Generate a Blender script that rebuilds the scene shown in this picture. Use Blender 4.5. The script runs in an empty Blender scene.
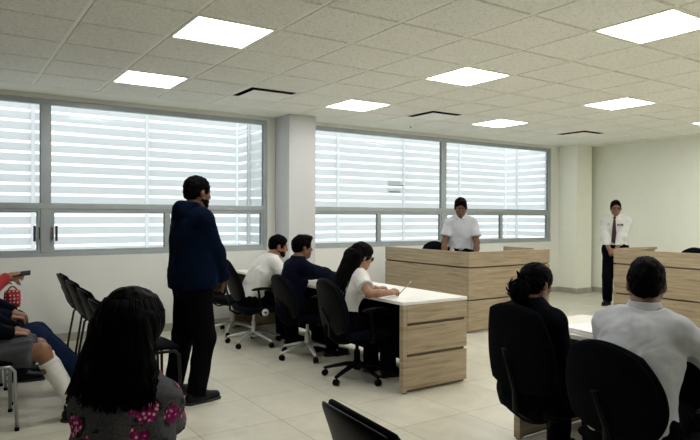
import bpy, bmesh, math, random
import numpy as np
from mathutils import Vector, Matrix, noise as mnoise
PI = math.pi
random.seed(7)
SC = bpy.context.scene
COL = SC.collection
rad = math.radians

# ------------------------------------------------------------------ materials
def new_mat(name):
    m = bpy.data.materials.new(name); m.use_nodes = True
    nt = m.node_tree
    for n in list(nt.nodes): nt.nodes.remove(n)
    out = nt.nodes.new('ShaderNodeOutputMaterial')
    return m, nt, out
def N(nt, kind, **kw):
    n = nt.nodes.new(kind)
    for k, v in kw.items():
        if k in n.inputs: n.inputs[k].default_value = v
        else: setattr(n, k, v)
    return n
def coords(nt, scale=(1, 1, 1)):
    tc = N(nt, 'ShaderNodeTexCoord'); mp = N(nt, 'ShaderNodeMapping')
    mp.inputs['Scale'].default_value = scale
    nt.links.new(tc.outputs['Object'], mp.inputs['Vector'])
    return mp.outputs['Vector']
def ramp(nt, fac, stops):
    r = N(nt, 'ShaderNodeValToRGB')
    el = r.color_ramp.elements
    while len(el) < len(stops): el.new(0.5)
    for e, (p, c) in zip(el, stops): e.position = p; e.color = (*c, 1)
    nt.links.new(fac, r.inputs['Fac'])
    return r.outputs['Color']
def plain(name, col, rough=.5, metal=0, bump=0, bscale=200, spec=.5, var=0.0, vscale=6, sheen=0, squash=(1, 1, 1), wrinkle=0):
    m, nt, out = new_mat(name)
    b = N(nt, 'ShaderNodeBsdfPrincipled')
    b.inputs['Roughness'].default_value = rough; b.inputs['Metallic'].default_value = metal
    b.inputs['Specular IOR Level'].default_value = spec
    if sheen: b.inputs['Sheen Weight'].default_value = sheen
    v = coords(nt, squash)
    nz = N(nt, 'ShaderNodeTexNoise', Scale=vscale, Detail=4)
    nt.links.new(v, nz.inputs['Vector'])
    lo = tuple(c * (1 - var) for c in col); hi = tuple(min(1, c * (1 + var)) for c in col)
    nt.links.new(ramp(nt, nz.outputs['Fac'], [(.3, lo), (.7, hi)]), b.inputs['Base Color'])
    if bump:
        n2 = N(nt, 'ShaderNodeTexNoise', Scale=bscale, Detail=3); nt.links.new(v, n2.inputs['Vector'])
        bp = N(nt, 'ShaderNodeBump', Strength=bump, Distance=.004)
        nt.links.new(n2.outputs['Fac'], bp.inputs['Height'])
        if wrinkle:
            vv = coords(nt, (1, 1, 1.3)); n3 = N(nt, 'ShaderNodeTexNoise', Scale=6.5, Detail=1.5, Distortion=.7); nt.links.new(vv, n3.inputs['Vector'])
            b2 = N(nt, 'ShaderNodeBump', Strength=wrinkle, Distance=.05); nt.links.new(n3.outputs['Fac'], b2.inputs['Height']); nt.links.new(b2.outputs['Normal'], bp.inputs['Normal'])
        nt.links.new(bp.outputs['Normal'], b.inputs['Normal'])
    nt.links.new(b.outputs[0], out.inputs[0])
    return m
def wood_mat():
    m, nt, out = new_mat('light_oak')
    b = N(nt, 'ShaderNodeBsdfPrincipled', Roughness=.5)
    tc = N(nt, 'ShaderNodeTexCoord')
    geo = N(nt, 'ShaderNodeNewGeometry')
    mp = N(nt, 'ShaderNodeMapping'); mp.inputs['Scale'].default_value = (1.3, 1.3, 26)
    nt.links.new(geo.outputs['Position'], mp.inputs['Vector'])
    n1 = N(nt, 'ShaderNodeTexNoise', Scale=1.6, Detail=8, Roughness=.62, Distortion=.5)
    nt.links.new(mp.outputs[0], n1.inputs['Vector'])
    mp2 = N(nt, 'ShaderNodeMapping'); mp2.inputs['Scale'].default_value = (4, 4, 190)
    nt.links.new(geo.outputs['Position'], mp2.inputs['Vector'])
    n2 = N(nt, 'ShaderNodeTexNoise', Scale=2.0, Detail=5); nt.links.new(mp2.outputs[0], n2.inputs['Vector'])
    c1 = ramp(nt, n1.outputs['Fac'], [(.28, (.21, .155, .092)), (.47, (.355, .28, .18)), (.7, (.46, .38, .262))])
    c2 = ramp(nt, n2.outputs['Fac'], [(.3, (.78, .77, .75)), (.7, (1.06, 1.05, 1.04))])
    mx = N(nt, 'ShaderNodeMix', data_type='RGBA', blend_type='MULTIPLY'); mx.inputs[0].default_value = 1
    nt.links.new(c1, mx.inputs[6]); nt.links.new(c2, mx.inputs[7])
    nt.links.new(mx.outputs[2], b.inputs['Base Color'])
    bp = N(nt, 'ShaderNodeBump', Strength=.15, Distance=.002)
    nt.links.new(n2.outputs['Fac'], bp.inputs['Height']); nt.links.new(bp.outputs[0], b.inputs['Normal'])
    nt.links.new(b.outputs[0], out.inputs[0]); return m
def floor_mat():
    m, nt, out = new_mat('floor_tile')
    b = N(nt, 'ShaderNodeBsdfPrincipled')
    geo = N(nt, 'ShaderNodeNewGeometry')
    mp = N(nt, 'ShaderNodeMapping'); mp.inputs['Location'].default_value = (-1.945 + .58 * 10, -3.757 + .58 * 20, 0)
    nt.links.new(geo.outputs['Position'], mp.inputs['Vector'])
    br = N(nt, 'ShaderNodeTexBrick', offset=0.0, squash=1.0)
    br.inputs['Scale'].default_value = 1; br.inputs['Mortar Size'].default_value = .0028
    br.inputs['Mortar Smooth'].default_value = .1; br.inputs['Bias'].default_value = 0
    br.inputs['Brick Width'].default_value = .58; br.inputs['Row Height'].default_value = .58
    br.inputs['Color1'].default_value = (.60, .575, .475, 1); br.inputs['Color2'].default_value = (.66, .63, .525, 1)
    br.inputs['Mortar'].default_value = (.30, .285, .23, 1)
    nt.links.new(mp.outputs[0], br.inputs['Vector'])
    nz = N(nt, 'ShaderNodeTexNoise', Scale=3.5, Detail=7, Roughness=.65, Distortion=1.0); nt.links.new(geo.outputs['Position'], nz.inputs['Vector'])
    c2 = ramp(nt, nz.outputs['Fac'], [(.3, (.86, .86, .85)), (.65, (1.03, 1.03, 1.02))])
    mx = N(nt, 'ShaderNodeMix', data_type='RGBA', blend_type='MULTIPLY'); mx.inputs[0].default_value = 1
    nt.links.new(br.outputs['Color'], mx.inputs[6]); nt.links.new(c2, mx.inputs[7]); nt.links.new(mx.outputs[2], b.inputs['Base Color'])
    b.inputs['Roughness'].default_value = .28; b.inputs['Specular IOR Level'].default_value = .42
    bp = N(nt, 'ShaderNodeBump', Strength=.3, Distance=.002, invert=True); nt.links.new(br.outputs['Fac'], bp.inputs['Height']); nt.links.new(bp.outputs[0], b.inputs['Normal'])
    nt.links.new(b.outputs[0], out.inputs[0]); return m
def ceiling_mat():
    m, nt, out = new_mat('ceiling_tile')
    b = N(nt, 'ShaderNodeBsdfPrincipled', Roughness=.95); b.inputs['Specular IOR Level'].default_value = .1
    geo = N(nt, 'ShaderNodeNewGeometry')
    n1 = N(nt, 'ShaderNodeTexNoise', Scale=58, Detail=5, Roughness=.75); nt.links.new(geo.outputs['Position'], n1.inputs['Vector'])
    v = N(nt, 'ShaderNodeTexVoronoi', Scale=95); nt.links.new(geo.outputs['Position'], v.inputs['Vector'])
    c1 = ramp(nt, n1.outputs['Fac'], [(.36, (.64, .64, .59)), (.47, (.87, .87, .81)), (.7, (.91, .91, .85))])
    c2 = ramp(nt, v.outputs['Distance'], [(.10, (.62, .61, .58)), (.28, (1, 1, 1))])
    mx = N(nt, 'ShaderNodeMix', data_type='RGBA', blend_type='MULTIPLY'); mx.inputs[0].default_value = .8
    nt.links.new(c1, mx.inputs[6]); nt.links.new(c2, mx.inputs[7]); nt.links.new(mx.outputs[2], b.inputs['Base Color'])
    bp = N(nt, 'ShaderNodeBump', Strength=.4, Distance=.003); nt.links.new(n1.outputs['Fac'], bp.inputs['Height']); nt.links.new(bp.outputs[0], b.inputs['Normal'])
    nt.links.new(b.outputs[0], out.inputs[0]); return m
def emit_mat(name, col, s):
    m, nt, out = new_mat(name)
    e = N(nt, 'ShaderNodeEmission', Strength=s); e.inputs['Color'].default_value = (*col, 1)
    nt.links.new(e.outputs[0], out.inputs[0]); return m
def glass_mat():
    m, nt, out = new_mat('window_glass')
    t = N(nt, 'ShaderNodeBsdfTransparent'); t.inputs['Color'].default_value = (.965, .98, .98, 1)
    g = N(nt, 'ShaderNodeBsdfGlossy', Roughness=.03)
    lw = N(nt, 'ShaderNodeLayerWeight', Blend=.5); pw = N(nt, 'ShaderNodeMath', operation='POWER'); pw.inputs[1].default_value = 5
    nt.links.new(lw.outputs['Facing'], pw.inputs[0]); f = N(nt, 'ShaderNodeMath', operation='MULTIPLY_ADD'); f.inputs[1].default_value = .35; f.inputs[2].default_value = .006
    nt.links.new(pw.outputs[0], f.inputs[0])
    mx = N(nt, 'ShaderNodeMixShader')
    nt.links.new(f.outputs[0], mx.inputs[0]); nt.links.new(t.outputs[0], mx.inputs[1]); nt.links.new(g.outputs[0], mx.inputs[2])
    nt.links.new(mx.outputs[0], out.inputs[0]); return m
def slat_mat(name='white_slat', T=None):
    m, nt, out = new_mat(name)
    d = N(nt, 'ShaderNodeBsdfDiffuse'); d.inputs['Color'].default_value = (.80, .84, .86, 1)
    t = N(nt, 'ShaderNodeBsdfTranslucent'); t.inputs['Color'].default_value = (.93, .945, .95, 1)
    v = coords(nt, (3, 3, 40)); nz = N(nt, 'ShaderNodeTexNoise', Scale=1.2, Detail=5); nt.links.new(v, nz.inputs['Vector'])
    nt.links.new(ramp(nt, nz.outputs['Fac'], [(.3, (.74, .78, .80)), (.7, (.82, .855, .87))]), d.inputs['Color'])
    mx = N(nt, 'ShaderNodeMixShader'); mx.inputs[0].default_value = T or SLAT_T
    nt.links.new(d.outputs[0], mx.inputs[1]); nt.links.new(t.outputs[0], mx.inputs[2]); nt.links.new(mx.outputs[0], out.inputs[0]); return m
def floral_mat():
    m, nt, out = new_mat('floral_cloth')
    b = N(nt, 'ShaderNodeBsdfPrincipled', Roughness=.9); b.inputs['Specular IOR Level'].default_value = .15
    tc = N(nt, 'ShaderNodeTexCoord')
    dn = N(nt, 'ShaderNodeTexNoise', Scale=38, Detail=3); nt.links.new(tc.outputs['Object'], dn.inputs['Vector'])
    ad = N(nt, 'ShaderNodeMix', data_type='VECTOR'); ad.inputs[0].default_value = .035
    nt.links.new(tc.outputs['Object'], ad.inputs[4]); nt.links.new(dn.outputs['Color'], ad.inputs[5])
    vo = N(nt, 'ShaderNodeTexVoronoi', Scale=12.5); vo.inputs['Randomness'].default_value = .8
    nt.links.new(ad.outputs[1], vo.inputs['Vector'])
    pet = N(nt, 'ShaderNodeTexVoronoi', Scale=75); nt.links.new(tc.outputs['Object'], pet.inputs['Vector'])
    petc = ramp(nt, pet.outputs['Distance'], [(.22, (.80, .52, .62)), (.36, (.45, .03, .20)), (.6, (.18, .01, .08))])
    mask = ramp(nt, vo.outputs['Distance'], [(.38, (1, 1, 1)), (.41, (0, 0, 0))])
    leafm = ramp(nt, vo.outputs['Distance'], [(.46, (1, 1, 1)), (.54, (0, 0, 0))])
    ln = N(nt, 'ShaderNodeTexNoise', Scale=30, Detail=2); nt.links.new(tc.outputs['Object'], ln.inputs['Vector'])
    lm = ramp(nt, ln.outputs['Fac'], [(.50, (0, 0, 0)), (.54, (1, 1, 1))])
    mu = N(nt, 'ShaderNodeMix', data_type='RGBA', blend_type='MULTIPLY'); mu.inputs[0].default_value = 1
    nt.links.new(leafm, mu.inputs[6]); nt.links.new(lm, mu.inputs[7])
    base = N(nt, 'ShaderNodeTexNoise', Scale=160, Detail=3); nt.links.new(tc.outputs['Object'], base.inputs['Vector'])
    bc = ramp(nt, base.outputs['Fac'], [(.3, (.05, .05, .056)), (.7, (.10, .10, .11))])
    m1 = N(nt, 'ShaderNodeMix', data_type='RGBA'); nt.links.new(mu.outputs[2], m1.inputs[0]); nt.links.new(bc, m1.inputs[6]); m1.inputs[7].default_value = (.012, .016, .013, 1)
    m2 = N(nt, 'ShaderNodeMix', data_type='RGBA'); nt.links.new(mask, m2.inputs[0]); nt.links.new(m1.outputs[2], m2.inputs[6]); nt.links.new(petc, m2.inputs[7])
    nt.links.new(m2.outputs[2], b.inputs['Base Color']); nt.links.new(b.outputs[0], out.inputs[0]); return m
def dots_mat():
    m, nt, out = new_mat('polka_dot_cloth')
    b = N(nt, 'ShaderNodeBsdfPrincipled', Roughness=.8)
    tc = N(nt, 'ShaderNodeTexCoord'); vo = N(nt, 'ShaderNodeTexVoronoi', Scale=34); vo.inputs['Randomness'].default_value = .15
    nt.links.new(tc.outputs['Object'], vo.inputs['Vector'])
    nt.links.new(ramp(nt, vo.outputs['Distance'], [(.24, (.75, .62, .62)), (.28, (.33, .012, .02))]), b.inputs['Base Color'])
    nt.links.new(b.outputs[0], out.inputs[0]); return m

SLAT_T = .56
M = {}
def setup_mats():
    M['wall'] = plain('wall_paint', (.78, .785, .745), .85, bump=.08, bscale=300, var=.015)
    M['pale'] = plain('bright_wall_paint', (.86, .86, .82), .85, var=.01); M['dim'] = plain('unseen_wall_fill_cut', (.36, .37, .37), .85, var=.01); M['col_shaded'] = plain('shaded_column_paint', (.56, .57, .57), .7, var=.015); M['wallr'] = plain('cream_wall_paint', (.87, .885, .785), .85, bump=.08, bscale=300, var=.015)
    M['base'] = plain('baseboard_tile', (.40, .39, .32), .4, var=.1)
    M['border'] = plain('ceiling_border_paint', (.80, .80, .71), .9, var=.02)
    M['tile'] = ceiling_mat(); M['tee'] = plain('white_tee_bar', (.93, .93, .84), .5, var=.02)
    M['dark_void'] = plain('duct_dark', (.006, .006, .005), .9)
    M['vent'] = plain('vent_white', (.90, .90, .84), .45, var=.03)
    M['floor'] = floor_mat(); M['wood'] = wood_mat()
    M['groove'] = plain('dark_reveal', (.15, .115, .075), .8)
    M['laminate'] = plain('white_laminate', (.80, .78, .72), .35, var=.02)
    M['alu'] = plain('aluminium_frame', (.40, .44, .455), .42, metal=.35, var=.06)
    M['gasket'] = plain('black_gasket', (.02, .022, .022), .6); M['seal'] = plain('grey_window_seal', (.16, .18, .185), .6)
    M['glass'] = glass_mat(); M['slat'] = slat_mat(); M['slatpost'] = slat_mat('white_slat_post', .96)
    M['post'] = plain('white_post', (.72, .75, .76), .6, var=.05)
    M['ledge'] = plain('white_ledge', (.82, .83, .82), .8, var=.04)
    M['panel'] = emit_mat('led_diffuser', (1, .99, .97), PANEL_E)
    M['panel_off'] = plain('unlit_diffuser', (.86, .86, .80), .5)
    M['hair'] = plain('black_hair', (.0016, .0013, .0014), .55, spec=.03, bump=.4, bscale=60, squash=(3, 3, .5))
    M['skin'] = plain('brown_skin', (.235, .115, .066), .5, spec=.35, var=.08, vscale=20, bump=.05)
    M['skin2'] = plain('tan_skin', (.30, .155, .092), .5, spec=.35, var=.08, vscale=20, bump=.05)
    M['skin3'] = plain('deep_brown_skin', (.15, .072, .042), .48, spec=.35, var=.08, vscale=20, bump=.05)
    M['lip'] = plain('lip', (.20, .075, .06), .45)
    M['eye'] = plain('eye_white', (.22, .20, .18), .3); M['iris'] = plain('dark_iris', (.012, .007, .004), .2)
    M['navy'] = plain('navy_fleece', (.0012, .0052, .016), .95, spec=.05, bump=.25, bscale=260, var=.2, sheen=0)
    M['navy2'] = plain('navy_knit', (.0022, .0032, .0095), .9, spec=.05, bump=.3, bscale=300, var=.2)
    M['black_cloth'] = plain('black_cloth', (.0018, .0018, .0026), .9, spec=.05, bump=.25, bscale=260, var=.25)
    M['blackblue'] = plain('black_jacket_cloth', (.0016, .0022, .0042), .9, spec=.05, bump=.25, bscale=260, var=.25)
    M['white_cloth'] = plain('white_cotton', (.62, .62, .59), .9, spec=.15, bump=.15, bscale=240, var=.03, wrinkle=.45)
    M['white_cool'] = plain('white_shirt_cotton', (.50, .52, .555), .85, spec=.15, bump=.15, bscale=240, var=.03, wrinkle=.45)
    M['polo'] = plain('pale_grey_polo_cotton', (.50, .52, .56), .9, spec=.15, bump=.2, bscale=300, var=.03, wrinkle=.45)
    M['floral'] = floral_mat(); M['dots'] = dots_mat()
    M['red'] = plain('red_cloth', (.30, .012, .018), .85, var=.2)
    M['jeans'] = plain('blue_denim', (.006, .015, .045), .9, spec=.1, bump=.35, bscale=350, var=.3)
    M['darkjeans'] = plain('dark_denim', (.003, .005, .014), .9, spec=.1, bump=.3, bscale=350, var=.25)
    M['skirt'] = plain('grey_skirt_cloth', (.048, .051, .060), .9, bump=.3, bscale=320, var=.15)
    M['sock'] = plain('white_sock_knit', (.66, .66, .63), .9, bump=.5, bscale=220, var=.05)
    M['shoe'] = plain('black_shoe_leather', (.002, .002, .0025), .45, spec=.2, var=.2)
    M['sole'] = plain('shoe_sole', (.012, .012, .012), .7)
    M['tie'] = plain('dark_red_tie', (.03, .006, .01), .6, var=.6, vscale=60)
    M['fabric'] = plain('chair_fabric_navy', (.0035, .0048, .0095), .9, spec=.06, bump=.35, bscale=420, var=.25, sheen=0)
    M['fabric_blk'] = plain('chair_fabric_black', (.0018, .0021, .0034), .85, spec=.05, bump=.3, bscale=420, var=.2)
    M['plastic'] = plain('black_plastic', (.0018, .0018, .0026), .45, spec=.08, var=.1, bump=.08, bscale=500)
    M['silver'] = plain('silver_base', (.62, .62, .58), .38, metal=.6, var=.04)
    M['chrome'] = plain('chrome_tube', (.34, .36, .37), .28, metal=.9)
    M['blackmetal'] = plain('black_tube', (.004, .004, .0045), .4, spec=.3)
    M['paper'] = plain('white_paper', (.85, .85, .84), .8)
    M['glassframe'] = plain('spectacle_frame', (.01, .01, .012), .3)
    M['lens'] = plain('spectacle_lens', (.12, .12, .13), .08, spec=.8)
    M['pencilwood'] = plain('pencil_wood', (.45, .27, .11), .5)
    M['screen'] = plain('phone_black', (.004, .004, .005), .12)
    M['sticker'] = plain('white_sticker', (.8, .8, .78), .5)
    M['grey_detail'] = plain('grey_bracket', (.22, .25, .26), .5)
    M['pearl'] = plain('pearl', (.85, .83, .8), .2)

# ------------------------------------------------------------------ objects
def link(o, parent=None):
    COL.objects.link(o)
    if parent is not None: o.parent = parent
    return o
def tag(o, label, cat=None, group=None, kind=None):
    if label: o['label'] = label
    if cat: o['category'] = cat
    if group: o['group'] = group
    if kind: o['kind'] = kind
    return o
def empty(name, loc, rz=0):
    o = bpy.data.objects.new(name, None); o.empty_display_size = .1
    o.location = loc; o.rotation_euler = (0, 0, rz); return link(o)
def copy_tree(o, parent=None):
    c = o.copy(); link(c, parent)
    for ch in list(o.children): copy_tree(ch, c)
    return c

class MB:
    def __init__(self): self.v = []; self.f = []
    def add(self, vs, fs):
        k = len(self.v); self.v += [tuple(p) for p in vs]; self.f += [tuple(i + k for i in f) for f in fs]; return self
    def box(self, c, s, rz=0, mat=None):
        hx, hy, hz = s[0] / 2, s[1] / 2, s[2] / 2
        vs = [Vector((x, y, z)) for x in (-hx, hx) for y in (-hy, hy) for z in (-hz, hz)]
        if mat is None: mat = Matrix.Rotation(rz, 3, 'Z')
        vs = [mat @ p + Vector(c) for p in vs]
        return self.add(vs, [(0, 1, 3, 2), (4, 6, 7, 5), (0, 4, 5, 1), (2, 3, 7, 6), (0, 2, 6, 4), (1, 5, 7, 3)])
    def b2(self, x0, x1, y0, y1, z0, z1):
        return self.box(((x0 + x1) / 2, (y0 + y1) / 2, (z0 + z1) / 2), (abs(x1 - x0), abs(y1 - y0), abs(z1 - z0)))
    def tube(self, pts, r, n=10, flat=1.0, up=None):
        pts = [Vector(p) for p in pts]; rs = r if isinstance(r, (list, tuple)) else [r] * len(pts)
        rings = []; ref = Vector(up) if up else Vector((0, 0, 1))
        vs = []; fs = []
        prev = None
        for i, p in enumerate(pts):
            if i == 0: d = pts[1] - p
            elif i == len(pts) - 1: d = p - pts[i - 1]
            else: d = (pts[i + 1] - p).normalized() + (p - pts[i - 1]).normalized()
            d.normalize()
            if prev is None:
                rr = ref if abs(d.dot(ref)) < .95 else Vector((1, 0, 0))
                a = d.cross(rr).normalized()
            else:
                a = (prev - d * prev.dot(d)).normalized()
            prev = a; b = d.cross(a)
            for k in range(n):
                t = 2 * PI * k / n
                vs.append(p + (a * math.cos(t) + b * math.sin(t) * flat) * rs[i])
        for i in range(len(pts) - 1):
            for k in range(n):
                k2 = (k + 1) % n
                fs.append((i * n + k, i * n + k2, (i + 1) * n + k2, (i + 1) * n + k))
        fs.append(tuple(range(n - 1, -1, -1))); fs.append(tuple((len(pts) - 1) * n + k for k in range(n)))
        return self.add(vs, fs)
    def lathe(self, prof, c=(0, 0, 0), n=20, mat=None):
        vs = []; fs = []
        mat = mat or Matrix.Identity(3)
        for (r, z) in prof:
            for k in range(n):
                t = 2 * PI * k / n
                vs.append(mat @ Vector((r * math.cos(t), r * math.sin(t), z)) + Vector(c))
        for i in range(len(prof) - 1):
            for k in range(n):
                k2 = (k + 1) % n; fs.append((i * n + k, i * n + k2, (i + 1) * n + k2, (i + 1) * n + k))
        fs.append(tuple(range(n - 1, -1, -1))); fs.append(tuple((len(prof) - 1) * n + k for k in range(n)))
        return self.add(vs, fs)
    def pad(self, fn, n=18, rnd=.45, w=1, h=1, t=.05, e=4, dome=0.0):
        # closed cushion: fn(a, b, q) maps width, height, thickness coordinates to a point
        def mp(u, v): return u * math.sqrt(1 - rnd * v * v / 2 * 1.0), v * math.sqrt(1 - rnd * u * u / 2 * 1.0)
        vs = []; fs = []; idx = {}
        for side in (1, -1):
            for i in range(n + 1):
                for j in range(n + 1):
                    edge = i in (0, n) or j in (0, n)
                    if side == -1 and edge: idx[(side, i, j)] = idx[(1, i, j)]; continue
                    u = math.sin((i / n - .5) * PI * .98) / math.sin(.49 * PI); v = math.sin((j / n - .5) * PI * .98) / math.sin(.49 * PI)
                    m_ = max(abs(u), abs(v)); a, b = mp(u, v)
                    th = t / 2 * max(0, 1 - m_ ** e) ** .5 * (1 + dome * (1 - m_ * m_))
                    idx[(side, i, j)] = len(vs); vs.append(fn(a * w / 2, b * h / 2, side * th))
        for side in (1, -1):
            for i in range(n):
                for j in range(n):
                    q = (idx[(side, i, j)], idx[(side, i + 1, j)], idx[(side, i + 1, j + 1)], idx[(side, i, j + 1)])
                    fs.append(q if side == 1 else q[::-1])
        return self.add(vs, fs)
    def build(self, name, mat, parent=None, smooth=False, bevel=0, seg=2):
        me = bpy.data.meshes.new(name); me.from_pydata(self.v, [], self.f)
        bm = bmesh.new(); bm.from_mesh(me); bmesh.ops.recalc_face_normals(bm, faces=bm.faces); bm.to_mesh(me); bm.free()
        for m in (mat if isinstance(mat, (list, tuple)) else [mat]): me.materials.append(m)
        o = bpy.data.objects.new(name, me); link(o, parent)
        if smooth:
            for p in me.polygons: p.use_smooth = True
            if smooth != 'all': me.set_sharp_from_angle(angle=rad(42))
        if bevel:
            md = o.modifiers.new('bevel', 'BEVEL'); md.width = bevel; md.segments = seg; md.limit_method = 'ANGLE'
        return o

# ------------------------------------------------------------------ signed distance modelling for bodies and clothes
def v3(*a): return np.array(a, dtype=np.float64)
def nrm(a): return a / (np.linalg.norm(a) + 1e-12)
class SDF:
    def __init__(self, h): self.h = h; self.p = []
    def cone(self, a, b, ra, rb, k=.02, fa=None, f=1.0, fla=False, flb=False, sub=False):
        self.p.append(('c', np.array(a, float), np.array(b, float), ra, rb, k, None if fa is None else nrm(np.array(fa, float)), f, fla, flb, sub)); return self
    def ell(self, c, r, R=None, k=.02, sub=False):
        self.p.append(('e', np.array(c, float), np.array(r, float), np.eye(3) if R is None else R, k, sub)); return self
    def cut(self, pt, n, c=None, rr=None):
        self.p.append(('x', np.array(pt, float), nrm(np.array(n, float)), c, rr)); return self
    def mesh(self):
        h = self.h
        lo = np.full(3, 1e9); hi = -lo
        for q in self.p:
            if q[0] == 'c' and not q[-1]:
                m = max(q[3], q[4]); lo = np.minimum(lo, np.minimum(q[1], q[2]) - m); hi = np.maximum(hi, np.maximum(q[1], q[2]) + m)
            elif q[0] == 'e' and not q[-1]:
                m = q[2].max(); lo = np.minimum(lo, q[1] - m); hi = np.maximum(hi, q[1] + m)
        lo -= 3.5 * h + .012; hi += 3.5 * h + .012
        n = np.ceil((hi - lo) / h).astype(int) + 1
        F = np.full(n, 10.0, np.float32)
        ax = [(lo[i] + h * np.arange(n[i])).astype(np.float32) for i in range(3)]
        for q in self.p:
            if q[0] == 'x':
                _, pt, nn, c, rr = q
                d = ((ax[0] - pt[0]) * nn[0])[:, None, None] + ((ax[1] - pt[1]) * nn[1])[None, :, None] + ((ax[2] - pt[2]) * nn[2])[None, None, :]
                if c is not None:
                    s = np.sqrt(((ax[0] - c[0]) ** 2)[:, None, None] + ((ax[1] - c[1]) ** 2)[None, :, None] + ((ax[2] - c[2]) ** 2)[None, None, :]) - rr
                    d = np.where(s < 0, d, -1)
                F = np.maximum(F, d); continue
            if q[0] == 'c':
                _, a, b, ra, rb, k, fa, f, fla, flb, sub = q
                m = max(ra, rb) + k + 2 * h; l = np.minimum(a, b) - m; u = np.maximum(a, b) + m
            else:
                _, c, r, R, k, sub = q
                m = r.max() + k + 2 * h; l = c - m; u = c + m
            i0 = np.clip(np.floor((l - lo) / h).astype(int), 0, n); i1 = np.clip(np.ceil((u - lo) / h).astype(int) + 1, 0, n)
            if (i1 <= i0).any(): continue
            X = ax[0][i0[0]:i1[0]][:, None, None]; Y = ax[1][i0[1]:i1[1]][None, :, None]; Z = ax[2][i0[2]:i1[2]][None, None, :]
            if q[0] == 'c':
                ab = b - a; L2 = float(ab @ ab) + 1e-12; L = math.sqrt(L2)
                t = ((X - a[0]) * ab[0] + (Y - a[1]) * ab[1] + (Z - a[2]) * ab[2]) / L2
                tc = np.clip(t, -9 if fla else 0, 9 if flb else 1)
                ox = X - (a[0] + tc * ab[0]); oy = Y - (a[1] + tc * ab[1]); oz = Z - (a[2] + tc * ab[2])
                rr = ra + (rb - ra) * np.clip(t, 0, 1)
                if fa is not None and f != 1:
                    cc = (ox * fa[0] + oy * fa[1] + oz * fa[2]) * (f - 1)
                    ox = ox + cc * fa[0]; oy = oy + cc * fa[1]; oz = oz + cc * fa[2]
                    d = (np.sqrt(ox * ox + oy * oy + oz * oz) - rr) / (1 + .5 * (f - 1))
                else:
                    d = np.sqrt(ox * ox + oy * oy + oz * oz) - rr
                if flb: d = np.maximum(d, (t - 1) * L)
                if fla: d = np.maximum(d, -t * L)
            else:
                px, py, pz = X - c[0], Y - c[1], Z - c[2]
                lx = (px * R[0, 0] + py * R[1, 0] + pz * R[2, 0]) / r[0]; ly = (px * R[0, 1] + py * R[1, 1] + pz * R[2, 1]) / r[1]; lz = (px * R[0, 2] + py * R[1, 2] + pz * R[2, 2]) / r[2]
                k0 = np.sqrt(lx * lx + ly * ly + lz * lz) + 1e-6
                k1 = np.sqrt((lx / r[0]) ** 2 + (ly / r[1]) ** 2 + (lz / r[2]) ** 2) + 1e-6
                d = k0 * (k0 - 1) / k1
            S = F[i0[0]:i1[0], i0[1]:i1[1], i0[2]:i1[2]]
            if sub:
                hh = np.maximum(k - np.abs(S + d), 0) / k
                S[...] = np.maximum(S, -d) + hh * hh * k * .25
            else:
                hh = np.maximum(k - np.abs(S - d), 0) / k
                S[...] = np.minimum(S, d) - hh * hh * k * .25
        return nets(F, lo, h)
def nets(F, lo, h):
    F[0] = F[-1] = 1; F[:, 0] = F[:, -1] = 1; F[:, :, 0] = F[:, :, -1] = 1
    ins = F < 0
    c = np.zeros(tuple(s - 1 for s in F.shape), np.int8)
    off = [(i, j, k) for i in (0, 1) for j in (0, 1) for k in (0, 1)]
    nx, ny, nz = c.shape
    for i, j, k in off: c += ins[i:i + nx, j:j + ny, k:k + nz]
    mask = (c > 0) & (c < 8)
    I = np.argwhere(mask); idx = np.full(c.shape, -1, np.int64); idx[mask] = np.arange(len(I))
    pos = np.zeros((len(I), 3)); cnt = np.zeros(len(I))
    for o1 in off:
        for d in range(3):
            if o1[d]: continue
            o2 = list(o1); o2[d] = 1
            f1 = F[I[:, 0] + o1[0], I[:, 1] + o1[1], I[:, 2] + o1[2]]; f2 = F[I[:, 0] + o2[0], I[:, 1] + o2[1], I[:, 2] + o2[2]]
            m = (f1 < 0) != (f2 < 0)
            t = f1[m] / (f1[m] - f2[m])
            p = np.repeat(np.array([o1], float), m.sum(), 0); p[:, d] += t
            pos[m] += p; cnt[m] += 1
    V = lo + h * (I + pos / cnt[:, None])
    Q = []
    for d in range(3):
        sl1 = [slice(1, -1)] * 3; sl2 = [slice(1, -1)] * 3
        sl1[d] = slice(0, -1); sl2[d] = slice(1, None)
        a = ins[tuple(sl1)]; b = ins[tuple(sl2)]
        E = np.argwhere(a != b)
        fl = a[E[:, 0], E[:, 1], E[:, 2]]
        base = E.copy()
        for q in range(3):
            if q != d: base[:, q] += 1
        u, v = [(1, 2), (2, 0), (0, 1)][d]
        def at(du, dv):
            z = base.copy(); z[:, u] += du; z[:, v] += dv
            return idx[z[:, 0], z[:, 1], z[:, 2]]
        q = np.stack([at(-1, -1), at(0, -1), at(0, 0), at(-1, 0)], 1)
        q[~fl] = q[~fl][:, ::-1]
        Q.append(q)
    Q = np.concatenate(Q); Q = Q[(Q >= 0).all(1)]
    return V, Q
def vnormals(V, Q):
    nn = np.cross(V[Q[:, 2]] - V[Q[:, 0]], V[Q[:, 3]] - V[Q[:, 1]])
    o = np.zeros_like(V)
    for i in range(4): np.add.at(o, Q[:, i], nn)
    return o / (np.linalg.norm(o, axis=1)[:, None] + 1e-12)
def displace(V, Q, amp, freq, seed=0, squash=(1, 1, 1), ridge=False):
    nn = vnormals(V, Q); out = V.copy(); s = Vector((seed * 3.7, seed * 1.3, seed * 7.1))
    for i in range(len(V)):
        p = Vector((V[i, 0] * squash[0], V[i, 1] * squash[1], V[i, 2] * squash[2])) * freq + s
        a = mnoise.noise(p)
        if ridge: a = 1 - 2.4 * abs(a)
        out[i] += nn[i] * amp * a
    return out
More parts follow.
